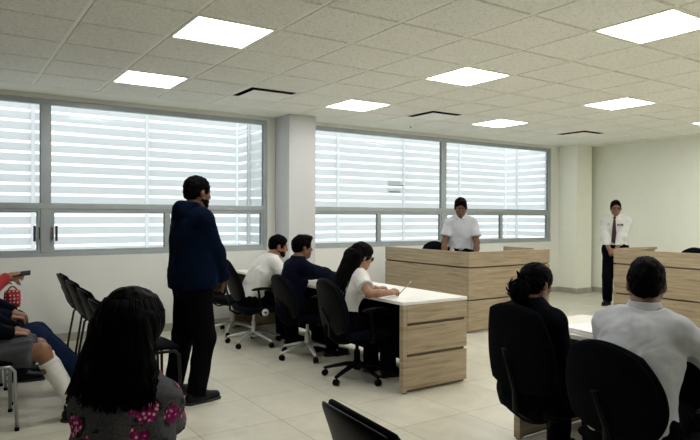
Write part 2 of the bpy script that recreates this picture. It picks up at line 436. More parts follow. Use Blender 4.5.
def mesh_obj(name, VQ, mat, parent, smooth_it=1):
    V, Q = VQ
    me = bpy.data.meshes.new(name)
    me.from_pydata(V.tolist(), [], Q.tolist()); me.materials.append(mat)
    me.polygons.foreach_set('use_smooth', [True] * len(me.polygons)); me.update()
    o = bpy.data.objects.new(name, me); link(o, parent)
    if smooth_it:
        md = o.modifiers.new('smooth', 'SMOOTH'); md.factor = .5; md.iterations = smooth_it
    return o

def ik(S, W, a, b, hint):
    d = W - S; L = np.linalg.norm(d); Lm = (a + b) * .999
    if L > Lm: W = S + d / L * Lm; d = W - S; L = Lm
    u = d / L
    x = (a * a - b * b + L * L) / (2 * L)
    y = math.sqrt(max(a * a - x * x, 0))
    hn = hint - u * (hint @ u); hn = nrm(hn)
    return S + u * x + hn * y, W
def rotz(v, a):
    c, s = math.cos(a), math.sin(a); return v3(c * v[0] - s * v[1], s * v[0] + c * v[1], v[2])
def bez(a, b, c, n=8):
    return [tuple((1 - t) ** 2 * np.array(a) + 2 * t * (1 - t) * np.array(b) + t * t * np.array(c)) for t in np.linspace(0, 1, n)]
# ------------------------------------------------------------------ people
def head_frame(Hc, yaw, pitch, roll=0):
    cy, sy, cp, sp = math.cos(yaw), math.sin(yaw), math.cos(pitch), math.sin(pitch)
    f = v3(cy * cp, sy * cp, -sp); l = v3(-sy, cy, 0); u = np.cross(f, l)
    if roll: l, u = l * math.cos(roll) + u * math.sin(roll), u * math.cos(roll) - l * math.sin(roll)
    return np.stack([f, l, u], 1)
def skeleton(P):
    s = P.get('s', 1.0); J = {}
    sit = P.get('sit'); hz = P['hip'] if sit else .925 * s
    p = v3(P.get('hx', 0), P.get('hy', 0), hz); J['P'] = p
    l1, l2, ln = rad(P.get('l1', 0)), rad(P.get('l2', 0)), rad(P.get('ln', 8))
    side = rad(P.get('side', 0))
    def dr(a): return nrm(v3(math.sin(a), math.sin(side), math.cos(a)))
    J['u1'], J['u2'] = dr(l1), dr(l2)
    J['W'] = p + .17 * s * J['u1']
    Nk = J['W'] + .335 * s * J['u2']; J['N'] = Nk
    tw = rad(P.get('twist', 0)); L = rotz(v3(0, 1, 0), tw); J['L'] = L
    J['Fr'] = nrm(np.cross(L, J['u2'])); J['Fp'] = nrm(np.cross(v3(0, 1, 0), J['u1']))
    hw = P.get('hw', .175) * .86 * s
    for sd, q in (('L', 1), ('R', -1)):
        J['S' + sd] = Nk - P.get('shd', .075) * s * J['u2'] + q * hw * L + J['Fr'] * P.get('shf', 0) * s
        J['H' + sd] = p + v3(0, q * .088 * s, -.035 * s)
    nd = nrm(v3(math.sin(ln), 0, math.cos(ln)))
    hy, hp = rad(P.get('hyaw', 0)), rad(P.get('hpitch', 0))
    J['nb'] = Nk + .075 * s * nd
    R = head_frame(None, hy, hp, rad(P.get('hroll', 0))); J['R'] = R
    J['Hd'] = J['nb'] + R[:, 2] * .065 * s + R[:, 0] * .022 * s
    for sd, q in (('L', 1), ('R', -1)):
        W = v3(*P['wr' + sd]); hint = v3(*P.get('eh' + sd, (-.5, q * .5, -.7)))
        J['E' + sd], J['W' + sd] = ik(J['S' + sd], W, .275 * s, .24 * s, hint)
        if sit:
            kn = v3(*P['kn' + sd]) if 'kn' + sd in P else v3(p[0] + .41 * s, q * .12, hz - .05)
            an = v3(*P['an' + sd]) if 'an' + sd in P else v3(kn[0] + .02, q * .13, .085)
            J['K' + sd], J['A' + sd] = kn, an
        else:
            an = v3(*P['an' + sd]); kn, an = ik(J['H' + sd], an, .42 * s, .40 * s, v3(1, q * .05, 0)); J['K' + sd], J['A' + sd] = kn, an
        J['T' + sd] = J['A' + sd] * v3(1, 1, 0) + rotz(v3(.155 * s, 0, .022), rad(P.get('toe' + sd, q * 10)))
    return J
def head_prims(B, J, s, P):
    R = J['R']; C = J['Hd']
    def h(x, y, z): return C + R @ (v3(x, y, z) * s)
    fem = P.get('fem'); w = .94 if fem else 1.0
    B.cone(J['N'] - J['u2'] * .05 * s, h(-.022, 0, -.045), (.054 if fem else .064) * s, (.05 if fem else .058) * s, .03)
    B.ell(h(-.014, 0, .032), v3(.094, .073, .083) * s, R, .02)
    B.ell(h(.022, 0, -.032), v3(.066, .056 * w, .076) * s, R, .03)
    B.cone(h(.066, 0, -.088), h(.060, 0, -.095), .021 * s * w, .02 * s, .03)
    for q in (1, -1):
        B.cone(h(-.008, q * .052 * w, -.045), h(.058, q * .014, -.092), .017 * s, .017 * s, .025)
        B.ell(h(.058, q * .035, -.022), v3(.022, .02, .022) * s, R, .025)
        B.cone(h(.076, q * .010, .022), h(.064, q * .048, .02), .0105 * s, .0105 * s, .02)
        B.ell(h(.087, q * .031, .003), v3(.012, .016, .010) * s, R, .012, sub=True)
        B.ell(h(-.010, q * .079, -.006), v3(.019, .0105, .031) * s, R, .008)
        B.ell(h(.092, q * .014, -.032), v3(.010, .009, .008) * s, R, .01)
    B.cone(h(.082, 0, .014), h(.103, 0, -.026), .008 * s, .0125 * s, .014)
    B.cone(h(.080, .016, -.058), h(.080, -.016, -.058), .0105 * s, .0105 * s, .012)
    B.cone(h(.078, .013, -.067), h(.078, -.013, -.067), .0105 * s, .0105 * s, .012)
    return h
def hand_prims(B, W, d, n, s, side, curl=.5, thumb=.5, pinch=False):
    # palm direction d, palm normal n (fingers curl towards n); side vector towards the thumb
    d = nrm(d); n = nrm(n - d * (n @ d)); t = nrm(np.cross(d, n)) * side
    pe = W + d * .088 * s
    B.cone(W + d * .012 * s, pe - d * .012 * s, .034 * s, .041 * s, .012, fa=n, f=2.6)
    offs = (.031, .0105, -.0105, -.030); lens = (.070, .078, .073, .058); rs = (.0088, .0092, .0088, .0078)
    for i in range(4):
        a = pe - d * .014 * s + t * offs[i] * s; dd = d.copy(); ang = curl * (1 + .12 * i)
        if pinch and i < 2: ang = curl * .8
        spread = t * offs[i] * 1.5
        dd = nrm(dd + spread)
        fr = (.46, .30, .24)
        for j in range(3):
            ang_j = ang * (.7, 1.0, .8)[j]
            dd = nrm(dd * math.cos(ang_j) + n * math.sin(ang_j) - 0 * d); nn2 = nrm(n - dd * (n @ dd))
            b = a + dd * lens[i] * fr[j] * s * 1.05
            B.cone(a, b, rs[i] * s * (1 - .1 * j), rs[i] * s * (.92 - .1 * j), .004)
            a = b; n_ = nn2
    a = W + d * .028 * s + t * .026 * s
    d1 = nrm(d * .62 + t * .62 + n * (.25 + .5 * thumb)); b = a + d1 * .042 * s
    d2 = nrm(d * .85 + t * (.35 - .5 * thumb) + n * (.3 + .4 * thumb)); c = b + d2 * .034 * s
    B.cone(a, b, .013 * s, .0105 * s, .010); B.cone(b, c, .0102 * s, .0085 * s, .004)
def torso_prims(B, J, s, P, e=0.0, k=.05):
    fem = P.get('fem'); g = P.get('girth', 1.0)
    u1, u2, Fp, Fr, L = J['u1'], J['u2'], J['Fp'], J['Fr'], J['L']
    hipw = (.165 if fem else .158) * s * g; wst = (.125 if fem else .142) * s * g; ch = (.138 if fem else .158) * s * g
    f = 1.42
    B.cone(J['P'] - v3(0, .055 * s, .01), J['P'] + v3(0, .055 * s, -.01), hipw * .70 + e, hipw * .70 + e, k)
    B.cone(J['P'] + u1 * .02 * s, J['W'], hipw + e, wst + e, k, fa=Fp, f=f)
    B.cone(J['W'], J['W'] + u2 * .17 * s, wst + e, ch + e, k, fa=Fr, f=f)
    B.cone(J['W'] + u2 * .13 * s, J['N'] - u2 * .165 * s, ch + e, ch * .90 + e, k, fa=Fr, f=1.38)
    if fem:
        for q in (1, -1): B.ell(J['W'] + u2 * .165 * s + Fr * .082 * s + L * q * .062 * s, v3(.05, .055, .055) * s + e, None, .04)
    for sd, q in (('L', 1), ('R', -1)):
        B.cone(J['N'] - u2 * .07 * s, J['S' + sd], .056 * s + e, .050 * s + e, k)
        B.cone(J['N'] + u2 * .03 * s - Fr * .012, J['S' + sd] + u2 * .008 * s, .042 * s + e * .8, .034 * s + e * .8, k)
def arm_r(s, fem, g=1.0): return [x * s * (.88 if fem else 1) * g for x in (.051, .042, .039, .041, .027)]
def person(name, label, loc, rz, P, group=None):
    s = P.get('s', 1.0); fem = P.get('fem', False); J = skeleton(P); vx = P.get('vox', .009)
    root = empty('person', loc, rz); tag(root, label, 'person', group)
    ar = arm_r(s, fem, P.get('armg', 1.0)); skin = M[P.get('skin', 'skin')]
    u1, u2 = J['u1'], J['u2']; sit = P.get('sit')
    # ---- body
    B = SDF(P.get('bvox', .0065))
    torso_prims(B, J, s, P)
    h = head_prims(B, J, s, P)
    legr = [x * s * (1.0 if not fem else .97) for x in (.083, .058, .052, .036)]
    for sd, q in (('L', 1), ('R', -1)):
        S, E, W = J['S' + sd], J['E' + sd], J['W' + sd]
        B.cone(S, E, ar[0], ar[1], .02); B.cone(E, E + (W - E) * .35, ar[2], ar[3], .015); B.cone(E + (W - E) * .35, W, ar[3], ar[4], .015)
        fd = v3(*P['hd' + sd]) if 'hd' + sd in P else nrm(W - E)
        hn = v3(*P.get('hn' + sd, (0, 0, -1)))
        hs = P.get('ht' + sd, -q)
        hand_prims(B, W, fd, hn, s, hs, P.get('curl' + sd, .35), P.get('thumb' + sd, .3))
        Hh, K, A, T = J['H' + sd], J['K' + sd], J['A' + sd], J['T' + sd]
        B.cone(Hh, K, legr[0], legr[1], .04)
        Cc = K + (A - K) * .3; back = nrm(np.cross(np.cross(A - K, K - Hh), A - K)) if sit else v3(-1, 0, 0)
        B.cone(K, Cc - v3(.012, 0, 0), legr[1] * .95, legr[2] * 1.03, .03); B.cone(Cc - v3(.012, 0, 0), A, legr[2] * 1.03, legr[3], .02)
        B.cone(A - v3(.02, 0, .025), T, .034 * s, .026 * s, .03)
    mesh_obj('body', B.mesh(), skin, root, 1)
    # ---- eyes, brows, lips
    R = J['R']
    def orient(o, c):
        o.location = Vector(c); o.rotation_euler = Matrix(R.tolist()).to_euler()
    for q in (1, -1):
        e = MB().lathe([(.0115 * s * math.sin(t), .0115 * s * math.cos(t)) for t in np.linspace(.05, PI - .05, 9)], n=14).build('eye', M['eye'], root, 'all')
        orient(e, h(.0735, q * .031, .003))
        ir = MB().lathe([(.0002, .0018), (.003, .0015), (.0054, 0), (.0054, -.001)], n=14, mat=Matrix(((0, 0, 1), (0, 1, 0), (-1, 0, 0)))).build('iris', M['iris'], e, 'all')
        ir.location = (.0105 * s, 0, 0)
        b = SDF(.004).cone(h(.0855, q * .014, .0245), h(.074, q * .047, .0235), .0052 * s, .004 * s, .004)
        mesh_obj('eyebrow', b.mesh(), M['hair'], root, 1)
    lp = SDF(.004).cone(h(.0835, .017, -.058), h(.0835, -.017, -.058), .0078 * s, .0078 * s, .004).cone(h(.0815, .014, -.067), h(.0815, -.014, -.067), .0082 * s, .0082 * s, .004)
    mesh_obj('lips', lp.mesh(), M['lip'], root, 1)
    # ---- hair
    hair(P, J, h, s, root)
    # ---- top
    t = P['top']; kind = t['kind']; e = t.get('e', .014)
    C = SDF(vx); torso_prims(C, J, s, P, e, .04)
    long_ = t.get('long', False); frac = 1.0 if long_ else t.get('sl', .58)
    for sd in 'LR':
        S, E, W = J['S' + sd], J['E' + sd], J['W' + sd]
        x = t.get('se', .008)
        if long_:
            C.cone(S, E, ar[0] + e, ar[1] + e + x, .03); C.cone(E, W, ar[2] + e + x, ar[4] + e * .8, .03, flb=True)
            if kind in ('hoodie', 'shirt'): C.cone(E + (W - E) * .86, W + (W - E) * .02, ar[4] + e * .9 + .003, ar[4] + e * .9, .01, fla=True, flb=True)
        else:
            C.cone(S, S + (E - S) * frac, ar[0] + e, ar[0] + e + x, .03, flb=True)
    if t.get('fat'): C.ell(J['W'] + J['Fr'] * .05 * s, v3(.13, .15, .14) * s * t['fat'], None, .06)
    hem = t.get('hem', -.05)
    if sit:
        if 'hemcone' in t: C.cone(J['P'] + u1 * .05, J['P'] - u1 * .02, .17 * s + e, .178 * s + e, .05, fa=J['Fp'], f=1.3)
    else:
        if hem < -.02:
            C.cone(J['P'] + u1 * .08 * s, J['P'] + u1 * (hem - .02) * s, .160 * s * P.get('girth', 1) + e, .172 * s * P.get('girth', 1) + e, .05, fa=J['Fp'], f=1.35)
    C.cut(J['P'] + u1 * hem * s, -u1, J['P'] + u1 * hem * s, t.get('hemr', .34) * s)
    nk = t.get('neck', .045)
    nd = nrm(J['nb'] - J['N'] + J['Fr'] * -.02)
    C.cut(J['N'] + nd * nk * s, nd, J['N'] + nd * (nk + .03) * s, .13 * s)
    VQ = C.mesh(); V, Q = VQ
    V = displace(V, Q, t.get('fold', .006), 9, P.get('seed', 1), (1, 1, .55), True)
    V = displace(V, Q, t.get('fold', .006) * .5, 22, P.get('seed', 1) + 5)
    top = mesh_obj(t['name'], (V, Q), M[t['mat']], root, 1)
    if kind in ('shirt', 'polo'):
        # collar: a band round the neck with two points in front
        cb = SDF(.0055); N0 = J['N'] - nd * .034 * s
        cb.cone(N0, N0 + nd * .098 * s, .102 * s, .071 * s, .01, fla=True, flb=True)
        cb.cone(N0 - nd * .1 * s, N0 + nd * .12 * s, .064 * s, .062 * s, .004, sub=True)
        Fn = J['Fr']; Lr = J['L']
        cb.cone(N0 + Fn * .10 * s + nd * .08 * s, N0 + Fn * .085 * s - nd * .02 * s, .012 * s, .034 * s, .004, sub=True)
        for q in (1, -1):
            cb.cone(N0 + Fn * .062 * s + Lr * q * .036 * s + nd * .03 * s, N0 + Fn * .096 * s + Lr * q * .044 * s - nd * .035 * s, .016 * s, .012 * s, .012, fa=Fn, f=2.2)
        mesh_obj('collar', cb.mesh(), M[t['mat']], top, 1)
    if kind == 'hoodie':
        hb = SDF(.008); N0 = J['N']; Fn = J['Fr']
        for q in (1, -1):
            hb.cone(N0 - Fn * .090 * s + u2 * .015 * s, N0 - Fn * .02 * s + J['L'] * q * .085 * s + u2 * .03 * s, .05 * s, .03 * s, .03)
            hb.cone(N0 - Fn * .02 * s + J['L'] * q * .085 * s + u2 * .03 * s, N0 + Fn * .075 * s + J['L'] * q * .03 * s - u2 * .01 * s, .03 * s, .022 * s, .03)
        hb.ell(N0 - Fn * .100 * s - u2 * .035 * s, v3(.050, .10, .075) * s, None, .04)
        V, Q = hb.mesh(); V = displace(V, Q, .008, 14, 3, ridge=True)
        mesh_obj('hood', (V, Q), M[t['mat']], top, 1)
    # ---- bottoms
    b = P.get('bottom', {'kind': 'trousers', 'mat': 'black_cloth'})
    T = SDF(vx); g = P.get('girth', 1.0); eb = b.get('e', .014)
    hipw = (.165 if fem else .158) * s * g
    T.cone(J['P'] - v3(0, .055 * s, .012), J['P'] + v3(0, .055 * s, -.012), hipw * .70 + eb, hipw * .70 + eb, .05)
    T.cone(J['P'] - u1 * .02, J['P'] + u1 * .13 * s, hipw + eb, hipw * .93 + eb, .05, fa=J['Fp'], f=1.42, flb=True)
    if b['kind'] == 'trousers':
        for sd in 'LR':
            Hh, K, A = J['H' + sd], J['K' + sd], J['A' + sd]
            loose = b.get('loose', .012)
            T.cone(Hh, K, legr[0] + eb, legr[1] + eb + loose, .05)
            T.cone(K, A - v3(0, 0, .02), legr[1] + eb + loose, legr[3] + eb + loose * 1.8, .03, flb=True)
    else:
        mid = v3(0, 0, 0)
        for sd in 'LR':
            Hh, K = J['H' + sd], J['K' + sd]
            T.cone(Hh, Hh + (K - Hh) * b.get('len', .92), legr[0] + eb, legr[1] + eb + .03, .09, flb=True)
        T.cone((J['HL'] + J['HR']) / 2, (J['KL'] + J['KR']) / 2 * .9 + (J['HL'] + J['HR']) / 2 * .1, .10, .085, .06, flb=True)
    T.cut(J['P'] + u1 * b.get('waist', .12) * s, u1, J['P'] + u1 * b.get('waist', .12) * s, .4 * s)
    V, Q = T.mesh(); V = displace(V, Q, b.get('fold', .006), 10, P.get('seed', 1) + 11, (1, 1, .6), True)
    if b['kind'] == 'skirt':
        V2 = V.copy(); nn = vnormals(V, Q); V2 += nn * (.006 * np.sin(V[:, 1:2] * 120 + V[:, 2:3] * 60)); V = V2
    bt = mesh_obj('skirt' if b['kind'] == 'skirt' else 'trousers', (V, Q), M[b['mat']], root, 1)
    if b.get('belt'):
        bl = SDF(.006); c0 = J['P'] + u1 * (b['waist'] - .045) * s
        bl.cone(c0, c0 + u1 * .04 * s, hipw * .95 + eb + .005, hipw * .94 + eb + .005, .005, fa=J['Fp'], f=1.42, fla=True, flb=True)
        be = mesh_obj('belt', bl.mesh(), M['plastic'], bt, 1)
        bk = MB().box((0, 0, 0), (.012, .045, .034)).build('buckle', M['chrome'], be, bevel=.003)
        bk.location = Vector(c0 + u1 * .02 * s + J['Fp'] * ((hipw * .95 + eb) / 1.42 + .008))
    if P.get('socks'):
        for sd in 'LR':
            K, A = J['K' + sd], J['A' + sd]
            so = SDF(.006); a = K + (A - K) * .17; m = K + (A - K) * .36
            so.cone(a, m, legr[1] * .97 + .007, legr[2] * 1.03 + .009, .02, fla=True); so.cone(m, A, legr[2] * 1.03 + .009, legr[3] + .006, .02)
            so.cone(a, a + (A - K) * .05, legr[1] + .010, legr[1] + .010, .006, fla=True, flb=True)
            V, Q = so.mesh(); V = displace(V, Q, .003, 30, 5)
            mesh_obj('sock', (V, Q), M['sock'], root, 1)
    for sd in 'LR':
        A, Tt = J['A' + sd], J['T' + sd]
        fdir = nrm((Tt - A) * v3(1, 1, 0)); lat = v3(-fdir[1], fdir[0], 0); A0 = A * v3(1, 1, 0)
        sh = SDF(.006); s_ = s
        sh.cone(A0 - fdir * .045 * s + v3(0, 0, .045), A0 + fdir * .05 * s + v3(0, 0, .05), .043 * s, .043 * s, .03)
        sh.cone(A0 + fdir * .02 * s + v3(0, 0, .045), A0 + fdir * .165 * s + v3(0, 0, .032), .046 * s, .034 * s, .03)
        sh.cone(A0 + v3(0, 0, .05), A + v3(0, 0, .02), .044 * s, .045 * s, .03, flb=True)
        sh.cut(v3(0, 0, .012), v3(0, 0, -1))
        so = mesh_obj('shoe', sh.mesh(), M['shoe'], root, 1)
        sl = SDF(.006)
        sl.cone(A0 - fdir * .05 * s + v3(0, 0, .012), A0 + fdir * .10 * s + v3(0, 0, .012), .046 * s, .05 * s, .01).cone(A0 + fdir * .10 * s + v3(0, 0, .012), A0 + fdir * .165 * s + v3(0, 0, .012), .05 * s, .042 * s, .01)
        sl.cut(v3(0, 0, .018), v3(0, 0, 1)); sl.cut(v3(0, 0, .0005), v3(0, 0, -1))
        mesh_obj('sole', sl.mesh(), M['sole'], so, 0)
    return root, J, h
def hair(P, J, h, s, root):
    k = P.get('hair', 'short'); R = J['R']; rnd = random.Random(P.get('seed', 1) * 13 + 5)
    H = SDF(.0065)
    th = P.get('hairt', .012)
    H.ell(h(-.014, 0, .036), v3(.096 + th, .0745 + (th * .45 if k == 'short' else th), .084 + th) * s, R, .02)
    if k == 'short':
        H.ell(h(-.058, 0, -.012), v3(.055, .066, .05) * s, R, .02)
        if P.get('quiff'): H.ell(h(.055, 0, .105), v3(.05, .055, .024) * s, R, .03)
        H.ell(h(.105, 0, -.035), v3(.072, .090, P.get('hline', .112)) * s, R, .01, sub=True)
        for q in (1, -1): H.ell(h(.012, q * .088, -.055), v3(.036, .035, .058) * s, R, .01, sub=True)
        H.cut(h(-.05, 0, -.06), R @ v3(.35, 0, -1))
        V, Q = H.mesh(); V = displace(V, Q, .005, 75, 2, ridge=True); V = displace(V, Q, .006, 30, 4)
        ho = mesh_obj('hair', (V, Q), M['hair'], root, 0)
        if P.get('beard'):
            b = SDF(.005)
            b.ell(h(.022, 0, -.050), v3(.0675, .0585, .062) * s, R, .01)
            for q in (1, -1): b.cone(h(-.004, q * .052, -.05), h(.060, q * .016, -.093), .0212 * s, .0212 * s, .012)
            b.cone(h(.066, 0, -.088), h(.06, 0, -.095), .0225 * s, .0215 * s, .02)
            b.ell(h(.092, 0, -.055), v3(.03, .026, .018) * s, R, .01, sub=True)
            b.cut(h(.04, 0, -.038), R @ v3(.45, 0, 1))
            b.cut(h(-.02, 0, -.05), R @ v3(-1, 0, .1))
            V, Q = b.mesh(); V = displace(V, Q, .003, 90, 8)
            mesh_obj('beard', (V, Q), M['hair'], root, 0)
        return
    if k == 'bun':
        H.ell(h(-.05, 0, -.005), v3(.062, .072, .06) * s, R, .03)
        H.ell(h(.100, 0, -.045), v3(.070, .092, .105) * s, R, .012, sub=True)
        for q in (1, -1): H.ell(h(.0, q * .088, -.05), v3(.03, .03, .05) * s, R, .012, sub=True)
        H.ell(h(-.135, 0, -.03), v3(.050, .060, .055) * s, R, .02)
        H.ell(h(-.130, .01, -.075), v3(.040, .052, .048) * s, R, .03)
        V, Q = H.mesh(); V = displace(V, Q, .005, 45, 3, (1, 1, 1), True); V = displace(V, Q, .004, 90, 6)
        ho = mesh_obj('hair', (V, Q), M['hair'], root, 0)
        st = MB()
        for i in range(70):
            a = rnd.uniform(0, 2 * PI); b = rnd.uniform(-1.1, 1.3); rr = .05
            c = v3(-.14, 0, -.045)
            p0 = c + v3(rnd.uniform(-.04, .0), .05 * math.cos(a), .055 * math.sin(a)); tan = v3(rnd.uniform(-.3, .1), -math.sin(a), math.cos(a)); o = v3(-.25, math.cos(a), math.sin(a))
            p1 = p0 + tan * .025 + o * .008; p2 = p0 + tan * rnd.uniform(.03, .05) + o * rnd.uniform(.0, .014)
            st.tube([tuple(h(*q)) for q in bez(p0, p1, p2, 5)], [.003, .0028, .0024, .0018, .0008], 5)
        for (oy, oz, ln_) in ((.012, .055, .05), (-.02, .06, .035)):
            st.tube([tuple(h(*q)) for q in bez((-.13, oy, oz - .05), (-.14, oy, oz - .01), (-.165, oy, oz - .03 + ln_ * .8), 6)], [.012, .012, .011, .009, .007, .003], 7)
        st.build('bun_strands', M['hair'], ho, 'all')
        return
    # long hair: a cap, a curtain behind and loose strands
    Ln = P.get('hlen', .36); wd = P.get('hwid', 1.0); up = v3(0, 0, 1); top = h(-.014, 0, .12)
    bk = R[:, 0] * v3(1, 1, 0); bk = nrm(bk); lat = v3(-bk[1], bk[0], 0)
    H.ell(h(.112, 0, -.045), v3(.066, .074, .115) * s, R, .012, sub=True)
    dback = P.get('hback', .0); hb0 = P.get('hb0', 0)
    c1 = h(-.03, 0, .02); z0 = top[2]
    def ctr(z, dx, dy): return v3(c1[0], c1[1], 0) - bk * (dx + hb0 + dback * max(0, (z0 - z - .12) / Ln)) + lat * dy + up * z
    for q, dx in ((-1, .0), (0, .035), (1, .0)):
        H.cone(ctr(z0 - .10, .01 + dx, q * .048), ctr(z0 - Ln * .72, .02 + dx, q * .062 * wd), .06 * s, .060 * s * wd, .04)
        H.cone(ctr(z0 - Ln * .72, .02 + dx, q * .062 * wd), ctr(z0 - Ln * .95, .025 + dx, q * .068 * wd), .060 * s * wd, .034 * s, .04)
    V, Q = H.mesh(); V = displace(V, Q, .007, 26, 3, (1, 1, .22), True); V = displace(V, Q, .003, 70, 7, (1, 1, .3))
    ho = mesh_obj('hair', (V, Q), M['hair'], root, 1)
    st = MB()
    for i in range(P.get('strands', 170)):
        ph = rnd.uniform(-2.15, 2.15); rr = rnd.uniform(.98, 1.05)
        pts = []
        ex = .075 + th; 
        for t in np.linspace(.25, 1, 7):
            if t < .45:
                a = t / .45 * PI / 2
                pts.append(tuple(h(*(v3(-.014, 0, .036) + v3(-math.cos(ph) * (.096 + th) * math.sin(a), math.sin(ph) * (.075 + th) * math.sin(a), (.084 + th) * math.cos(a)) * rr))))
            else:
                q = (t - .45) / .55; z = z0 - .10 - q * (Ln * rnd.uniform(.93, 1.03) - .10)
                w_ = (.092 + .035 * wd * q) * rr; jx = rnd.uniform(-.006, .006) * q * 2
                pts.append(tuple(ctr(z, .015 + .02 * q + math.cos(ph) * (.088 - .01 * q) + jx, math.sin(ph) * w_ * (.92 + P.get('flare', .33) * q * wd) + jx)))
        st.tube(pts, [.004, .006, .006, .006, .006, .005, .0015], 5)
    st.build('hair_strands', M['hair'], ho, 'all')
def glasses(root, J, h, s):
    fr = MB(); ls = MB()
    for q in (1, -1):
        c = v3(.1, q * .033, .001)
        ring = [tuple(h(.098 - .1 * abs(math.cos(t)) * .03, q * .033 + .025 * math.cos(t), .0 + .018 * math.sin(t))) for t in np.linspace(0, 2 * PI, 15)]
        fr.tube(ring, .0024 * s, 6)
        fr.tube([tuple(h(.094, q * .058, .006)), tuple(h(.05, q * .078, .008)), tuple(h(-.02, q * .083, .008)), tuple(h(-.035, q * .083, -.008))], .0022 * s, 6)
        k = len(ls.v); ls.add([tuple(h(.0975, q * .033, 0))] + ring[:-1], [(0, i + 1, (i + 1) % 14 + 1) for i in range(14)])
    fr.tube([tuple(h(.098, .009, .004)), tuple(h(.102, 0, .007)), tuple(h(.098, -.009, .004))], .0022 * s, 6)
    o = fr.build('glasses', M['glassframe'], root, 'all')
    ls.build('lens', M['lens'], o)
# ------------------------------------------------------------------ place
PANEL_E = 15.0; SKY_E = 1.35; EXPO = 0.25
CEIL = 2.718; CAMZ = 1.40
WY = 7.40; RX = 10.2; LX = -2.3; FY = -4.2
GX0, GY0, GS = .7735, 6.3313, .6096
setup_mats()
def st(name, mb, mat, parent=None, **kw):
    o = mb.build(name, mat, parent, **kw)
    if parent is None: o['kind'] = 'structure'
    return o
# floor, walls
st('floor', MB().b2(LX - .15, RX + .15, FY - .15, WY + .15, -.12, 0), M['floor'])
st('wall_right', MB().b2(RX, RX + .15, FY, WY + .15, 0, CEIL + .3), M['wallr'])
st('wall_left', MB().b2(LX - .15, LX, FY, WY + .15, 0, CEIL + .3), M['dim'])  # out of view; grey chosen to cut fill light on the left group
st('wall_front', MB().b2(LX - .15, RX + .15, FY - .15, FY, 0, CEIL + .3), M['pale'])
W1 = (-1.45, 3.62); W2 = (4.22, 9.44); WZ0, WZ1 = .945, 2.672
wb = MB()
wb.b2(LX, RX, WY, WY + .15, 0, WZ0).b2(LX, RX, WY, WY + .15, WZ1, CEIL + .3)
wb.b2(LX, W1[0], WY, WY + .15, WZ0, WZ1).b2(W1[1], W2[0], WY, WY + .15, WZ0, WZ1).b2(W2[1], RX, WY, WY + .15, WZ0, WZ1)
st('wall_back', wb, M['wall'])
cols = ((3.73, 4.125), (9.66, 10.10))
st('column', MB().b2(cols[0][0], cols[0][1], 7.0, WY, 0, CEIL), M['col_shaded'], bevel=.004)  # paint darkened so the column looks less lit; shade put into its colour
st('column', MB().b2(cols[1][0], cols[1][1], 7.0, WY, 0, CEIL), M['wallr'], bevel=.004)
# baseboards
def base(name, *bx):
    m = MB()
    for b in bx: m.b2(*b)
    st(name, m, M['base'], bevel=.002)
bh = .095
base('baseboard_back', (LX, cols[0][0] - .012, WY - .012, WY, 0, bh), (cols[0][1] + .012, cols[1][0] - .012, WY - .012, WY, 0, bh), (cols[1][1] + .012, RX - .012, WY - .012, WY, 0, bh))
for c in cols:
    base('baseboard_column', (c[0] - .012, c[1] + .012, 6.988, 7.0, 0, bh), (c[0] - .012, c[0], 7.0, WY, 0, bh), (c[1], c[1] + .012, 7.0, WY, 0, bh))
base('baseboard_right', (RX - .012, RX, FY, WY, 0, bh))
base('baseboard_left', (LX, LX + .012, FY, WY, 0, bh))
# ceiling: slab, plain border, tile field, tee grid
GY1 = 6.93
c_slab = MB().b2(LX - .15, RX + .15, FY - .15, WY + .15, CEIL + .25, CEIL + .35)
ceiling = st('ceiling', c_slab, M['border'])
st('trim_1', MB().b2(LX, RX, GY1, WY, CEIL, CEIL + .02), M['border'])
st('trim_2', MB().b2(9.95, RX, FY, GY1, CEIL, CEIL + .02), M['border'])
def cell(i, j): return GX0 + GS * i, GX0 + GS * (i + 1), GY0 - GS * (j + 1), GY0 - GS * j      # x0,x1,y0,y1 ; j counts away from windows
lights = [(i, j) for i in (1, 5, 9, 13) for j in (0, 3, 6, 9, 12)]
vents = [(3, 0), (7, 0), (12, 0)]
skip = set(lights) | set(vents)
tl = MB(); te = MB(); g = .0145
for i in range(-5, 16):
    for j in range(-1, 18):
        x0, x1, y0, y1 = cell(i, j)
        x0 = max(x0, LX); x1 = min(x1, 9.95); y1 = min(y1, GY1); y0 = max(y0, FY)
        if x1 - x0 < .04 or y1 - y0 < .04 or (i, j) in skip: continue
        # tegular tile: its face hangs a little under the tee
        tl.b2(x0 + g, x1 - g, y0 + g, y1 - g, CEIL - .001, CEIL + .03)
st('ceiling_tile_field', tl, M['tile'], ceiling, bevel=.003, seg=1)
for i in range(-5, 17):
    x = GX0 + GS * i
    if LX < x < 9.95: te.b2(x - .0118, x + .0118, FY, GY1, CEIL + .004, CEIL + .03)
for j in range(-1, 18):
    y = GY0 - GS * j
    if FY < y < GY1: te.b2(LX, 9.95, y - .0118, y + .0118, CEIL + .026, CEIL + .05)
st('ceiling_grid', te, M['tee'], ceiling)
